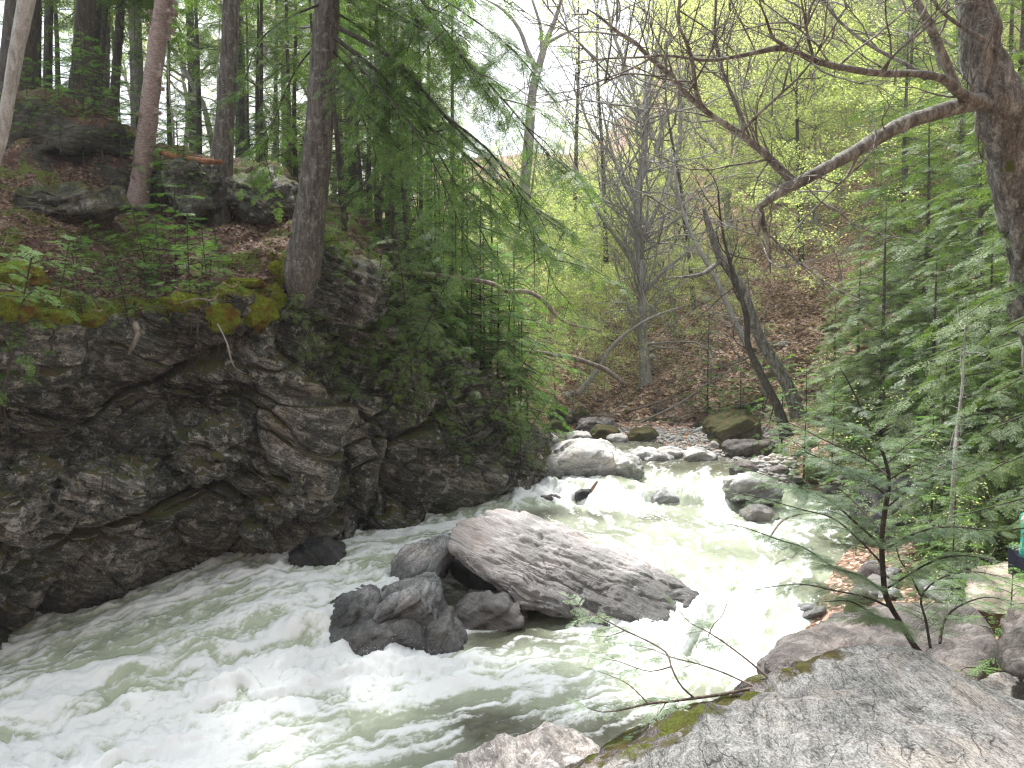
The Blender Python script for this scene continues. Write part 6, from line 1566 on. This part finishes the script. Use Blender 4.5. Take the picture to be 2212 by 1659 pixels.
# ================================================================== person in teal, mostly hidden at the edge
def skin_person():
    base = P(2222, 1240, 9.0)                      # hips on the tan boulder
    bz = base + np.array([.05, 0, .12])
    J = {'pel': (0, 0, 0, .15), 'wst': (-.02, -.01, .14, .135), 'chs': (-.07, -.02, .32, .155), 'shc': (-.10, -.03, .46, .11), 'nek': (-.12, -.04, .55, .055), 'hd': (-.15, -.05, .66, .085), 'hd2': (-.16, -.06, .78, .095), 'hd3': (-.15, -.05, .86, .07),
         'shl': (-.11, -.20, .44, .065), 'ell': (-.20, -.24, .18, .045), 'wrl': (-.38, -.20, .10, .032), 'hal': (-.46, -.19, .07, .035),
         'shr': (-.09, .15, .44, .065), 'elr': (-.18, .22, .19, .045), 'wrr': (-.36, .20, .12, .032), 'har': (-.44, .20, .09, .035),
         'hpl': (-.03, -.11, -.01, .11), 'knl': (-.45, -.15, .02, .068), 'anl': (-.50, -.14, -.38, .042), 'tol': (-.66, -.15, -.43, .035),
         'hpr': (-.03, .11, -.01, .11), 'knr': (-.44, .16, .04, .068), 'anr': (-.46, .16, -.36, .042), 'tor': (-.62, .17, -.42, .035)}
    E = [('pel', 'wst'), ('wst', 'chs'), ('chs', 'shc'), ('shc', 'nek'), ('nek', 'hd'), ('hd', 'hd2'), ('hd2', 'hd3'), ('shc', 'shl'), ('shl', 'ell'), ('ell', 'wrl'), ('wrl', 'hal'), ('shc', 'shr'), ('shr', 'elr'), ('elr', 'wrr'), ('wrr', 'har'),
         ('pel', 'hpl'), ('hpl', 'knl'), ('knl', 'anl'), ('anl', 'tol'), ('pel', 'hpr'), ('hpr', 'knr'), ('knr', 'anr'), ('anr', 'tor')]
    for h, sg in (('hal', -1), ('har', 1)):        # five fingers resting on the knee
        for f in range(5):
            x, y, z, r = J[h]; a = (f - 2) * .018; l = (.045, .07, .075, .07, .055)[f]
            J[h + str(f)] = (x - .03, y + a, z - .005, .010); J[h + str(f) + 't'] = (x - .03 - l, y + a * 1.25, z - .03, .008)
            E += [(h, h + str(f)), (h + str(f), h + str(f) + 't')]
    def build(keys, edges, name, mat, grow=0.0, root='pel'):
        ks = list(keys); ix = {k_: i for i, k_ in enumerate(ks)}
        me = bpy.data.meshes.new(name); me.from_pydata([J[k_][:3] for k_ in ks], [(ix[a], ix[b]) for a, b in edges], [])
        me.materials.append(mat); o = bpy.data.objects.new(name, me); COL.objects.link(o)
        o.modifiers.new('skin', 'SKIN')
        for i, k_ in enumerate(ks):
            sv = me.skin_vertices[0].data[i]; sv.radius = (J[k_][3] + grow, J[k_][3] + grow); sv.use_root = (k_ == root)
        s = o.modifiers.new('sub', 'SUBSURF'); s.levels = s.render_levels = 2
        return o
    sk = plain_mat('skin', (.50, .30, .23), .6, .08, 6); teal = plain_mat('teal_cotton', (.005, .26, .20), .85, .2, 9); navy = plain_mat('navy_shorts', (.022, .025, .045), .9, .2, 9); hair = plain_mat('brown_hair', (.06, .035, .02), .7, .3, 50)
    root = empty('person', tuple(bz)); tag(root, 'person in a teal shirt and dark shorts sitting on the tan boulder', 'person')
    root.rotation_euler = (0, 0, math.radians(200))
    body = build(J.keys(), E, 'body', sk); body.parent = root
    tk_ = ['pel', 'wst', 'chs', 'shc', 'shl', 'ell', 'shr', 'elr']
    J['ell'] = tuple(np.array(J['ell']) * .5 + np.array(J['shl']) * .5); J['elr'] = tuple(np.array(J['elr']) * .5 + np.array(J['shr']) * .5)
    sh = build(tk_, [e_ for e_ in E if e_[0] in tk_ and e_[1] in tk_], 'shirt', teal, .018); sh.parent = root
    J['knl'] = tuple(np.array(J['knl']) * .8 + np.array(J['hpl']) * .2); J['knr'] = tuple(np.array(J['knr']) * .8 + np.array(J['hpr']) * .2)
    tk_ = ['pel', 'hpl', 'knl', 'hpr', 'knr']
    shr = build(tk_, [e_ for e_ in E if e_[0] in tk_ and e_[1] in tk_], 'shorts', navy, .022); shr.parent = root
    bm = bmesh.new(); bmesh.ops.create_icosphere(bm, subdivisions=3, radius=1)
    for v in bm.verts:
        v.co = Vector((v.co.x * .108 - .135, v.co.y * .098 - .055, v.co.z * .115 + .80))
    bmesh.ops.delete(bm, geom=[v for v in bm.verts if v.co.x < -.19 and v.co.z < .83], context='VERTS')
    me = bpy.data.meshes.new('hair'); bm.to_mesh(me); bm.free(); me.materials.append(hair); ho = link('hair', me, root)
    for y in (-.09, -.025):
        bm = bmesh.new(); bmesh.ops.create_icosphere(bm, subdivisions=2, radius=.011)
        me = bpy.data.meshes.new('eye'); bm.to_mesh(me); bm.free(); me.materials.append(navy); link('eye', me, root, (-.243, y, .77))
    bm = bmesh.new(); bmesh.ops.create_cone(bm, cap_ends=True, segments=8, radius1=.02, radius2=.006, depth=.045)
    me = bpy.data.meshes.new('nose'); bm.to_mesh(me); bm.free(); me.materials.append(sk); link('nose', me, root, (-.255, -.058, .745))
skin_person()

# ================================================================== litter that lies loose
rgl = np.random.default_rng(44)
def litter(n, reg, size, bv, mat, name, label, twig=False):
    Q, T_ = [], []
    for _ in range(n):
        p = hit(*reg(), bv)
        if p is None or p[1] > 50: continue
        s_ = size * rgl.uniform(.5, 1.4); a = rgl.uniform(0, 6.28); p = p + [0, 0, .012]
        if twig:
            L = rgl.uniform(.25, 1.4); d = np.array([math.cos(a), math.sin(a) * .6, rgl.uniform(-.05, .30)]); q = p
            for j in range(3):
                d = d + rgl.normal(0, .15, 3); e_ = q + d * L / 3; T_.append((*q, *e_, s_ * (1 - j * .3), s_ * (.7 - j * .3) + .001)); q = e_
        else:
            x = np.array([math.cos(a), math.sin(a), rgl.uniform(-.3, .5)]) * s_; y = np.array([-math.sin(a), math.cos(a), rgl.uniform(-.4, .4)]) * s_ * .5
            Q.append([p, p + x * .5 + y, p + x + [0, 0, s_ * .2], p + x * .5 - y])
    if twig: V, Fc = seg_tubes(T_, 3)
    else: V = np.array(Q).reshape(-1, 3); Fc = np.arange(len(V)).reshape(-1, 4)
    tag(link(name, mesh_np(name, V, Fc, mat, smooth=False)), label, kind='stuff')
M_DRY = leaf_mat('dry_leaves', (.08, .04, .028), (.19, .105, .07), (.36, .26, .19), trans=.15, rough=.8)
litter(5500, lambda: (rgl.uniform(-10, 640), rgl.uniform(380, 720)), .055, (BV_LEFT,), M_DRY, 'fallen_leaves', 'dry brown leaves strewn over the left bank')
litter(9000, lambda: (rgl.uniform(1160, 1900), rgl.uniform(600, 910)), .14, (BV_LAND,), leaf_mat('pale_dry_leaves', (.16, .09, .06), (.34, .23, .17), (.52, .42, .34), trans=.15, rough=.8), 'hillside_leaves', 'dry leaves strewn over the far slope')
litter(1500, lambda: (rgl.uniform(1150, 1900), rgl.uniform(620, 925)), .011, (BV_LAND,), BK_DEAD, 'brush', 'dead twigs and brush lying on the far slope', True)
litter(260, lambda: (rgl.uniform(0, 640), rgl.uniform(400, 700)), .006, (BV_LEFT,), BK_DEAD, 'twig_litter', 'small dead twigs lying on the left bank', True)
# ================================================================== thin haze, added to stand in for glare on the far slope
m_h, nt_h = new_mat('haze'); kh = NT(nt_h)
pv = kh.n('ShaderNodeVolumePrincipled', inp={'Density': .0008, 'Anisotropy': .0, 'Color': (.95, .98, 1, 1)})
oh = kh.n('ShaderNodeOutputMaterial'); nt_h.links.new(pv.outputs[0], oh.inputs[1])
bmh = bmesh.new(); bmesh.ops.create_cube(bmh, size=1); meh = bpy.data.meshes.new('haze'); bmh.to_mesh(meh); bmh.free(); meh.materials.append(m_h)
hz = tag(link('haze', meh), 'thin haze added for the glare on the far slope', kind='stuff')
# ================================================================== camera, light, sky
cam_d = bpy.data.cameras.new('camera'); cam = bpy.data.objects.new('camera', cam_d); COL.objects.link(cam)
cam.location = (0, 0, 0); cam.rotation_euler = (math.pi / 2 - PITCH, 0, 0)
cam_d.sensor_width = 36; cam_d.lens = 36 * F / 2212; cam_d.clip_start = .05; cam_d.clip_end = 1000
scene.camera = cam

SUN_EL, SUN_AZ = math.radians(60), math.radians(-14)      # azimuth measured from straight ahead (+Y), positive to the right
sd = Vector((math.sin(SUN_AZ) * math.cos(SUN_EL), math.cos(SUN_AZ) * math.cos(SUN_EL), math.sin(SUN_EL)))
sun = bpy.data.lights.new('sun', 'SUN'); sun.energy = 3.0; sun.angle = math.radians(5); sun.color = (1, .975, .94)
so = bpy.data.objects.new('sun', sun); COL.objects.link(so); so.rotation_euler = sd.to_track_quat('Z', 'Y').to_euler()

w = bpy.data.worlds.new('World'); scene.world = w; w.use_nodes = True
nt = w.node_tree; nt.nodes.clear(); k = NT(nt)
sky = k.n('ShaderNodeTexSky', sky_type='NISHITA', sun_disc=False, sun_elevation=SUN_EL, sun_rotation=SUN_AZ)
tc = k.n('ShaderNodeTexCoord')
cl = k.noise(k.mapping(tc.outputs['Generated'], scale=(1, 1, 2)), 2.2, 6, .6)
cf_ = k.ramp(cl, [(.30, .55), (.55, 1.)])
colr = k.mix(cf_, sky.outputs[0], (5.4, 5.55, 5.8))
bg = k.n('ShaderNodeBackground', inp={'Color': colr, 'Strength': .10})
o_ = k.n('ShaderNodeOutputWorld'); nt.links.new(bg.outputs[0], o_.inputs[0])

scene.view_settings.view_transform = 'Standard'; scene.view_settings.look = 'None'
scene.view_settings.exposure = 1.82; scene.view_settings.gamma = 1
scene.render.engine = 'CYCLES'
cy = scene.cycles
cy.use_denoising = True
try: cy.denoiser = 'OPENIMAGEDENOISE'
except Exception: pass
cy.denoising_prefilter = 'NONE'
cy.filter_width = 1.3
cy.max_bounces = 6; cy.diffuse_bounces = 3; cy.glossy_bounces = 2; cy.transmission_bounces = 3; cy.transparent_max_bounces = 4
cy.sample_clamp_indirect = 8


bpy.context.view_layer.update()
lo = np.array([1e9] * 3); hi = -lo
for o in scene.objects:
    if o.type == 'MESH' and o.name != 'haze':
        for c in o.bound_box:
            w_ = o.matrix_world @ Vector(c); lo = np.minimum(lo, w_[:]); hi = np.maximum(hi, w_[:])
lo -= 1; hi += 1
hz.scale = tuple(hi - lo); hz.location = tuple((hi + lo) / 2)
cy.volume_bounces = 0
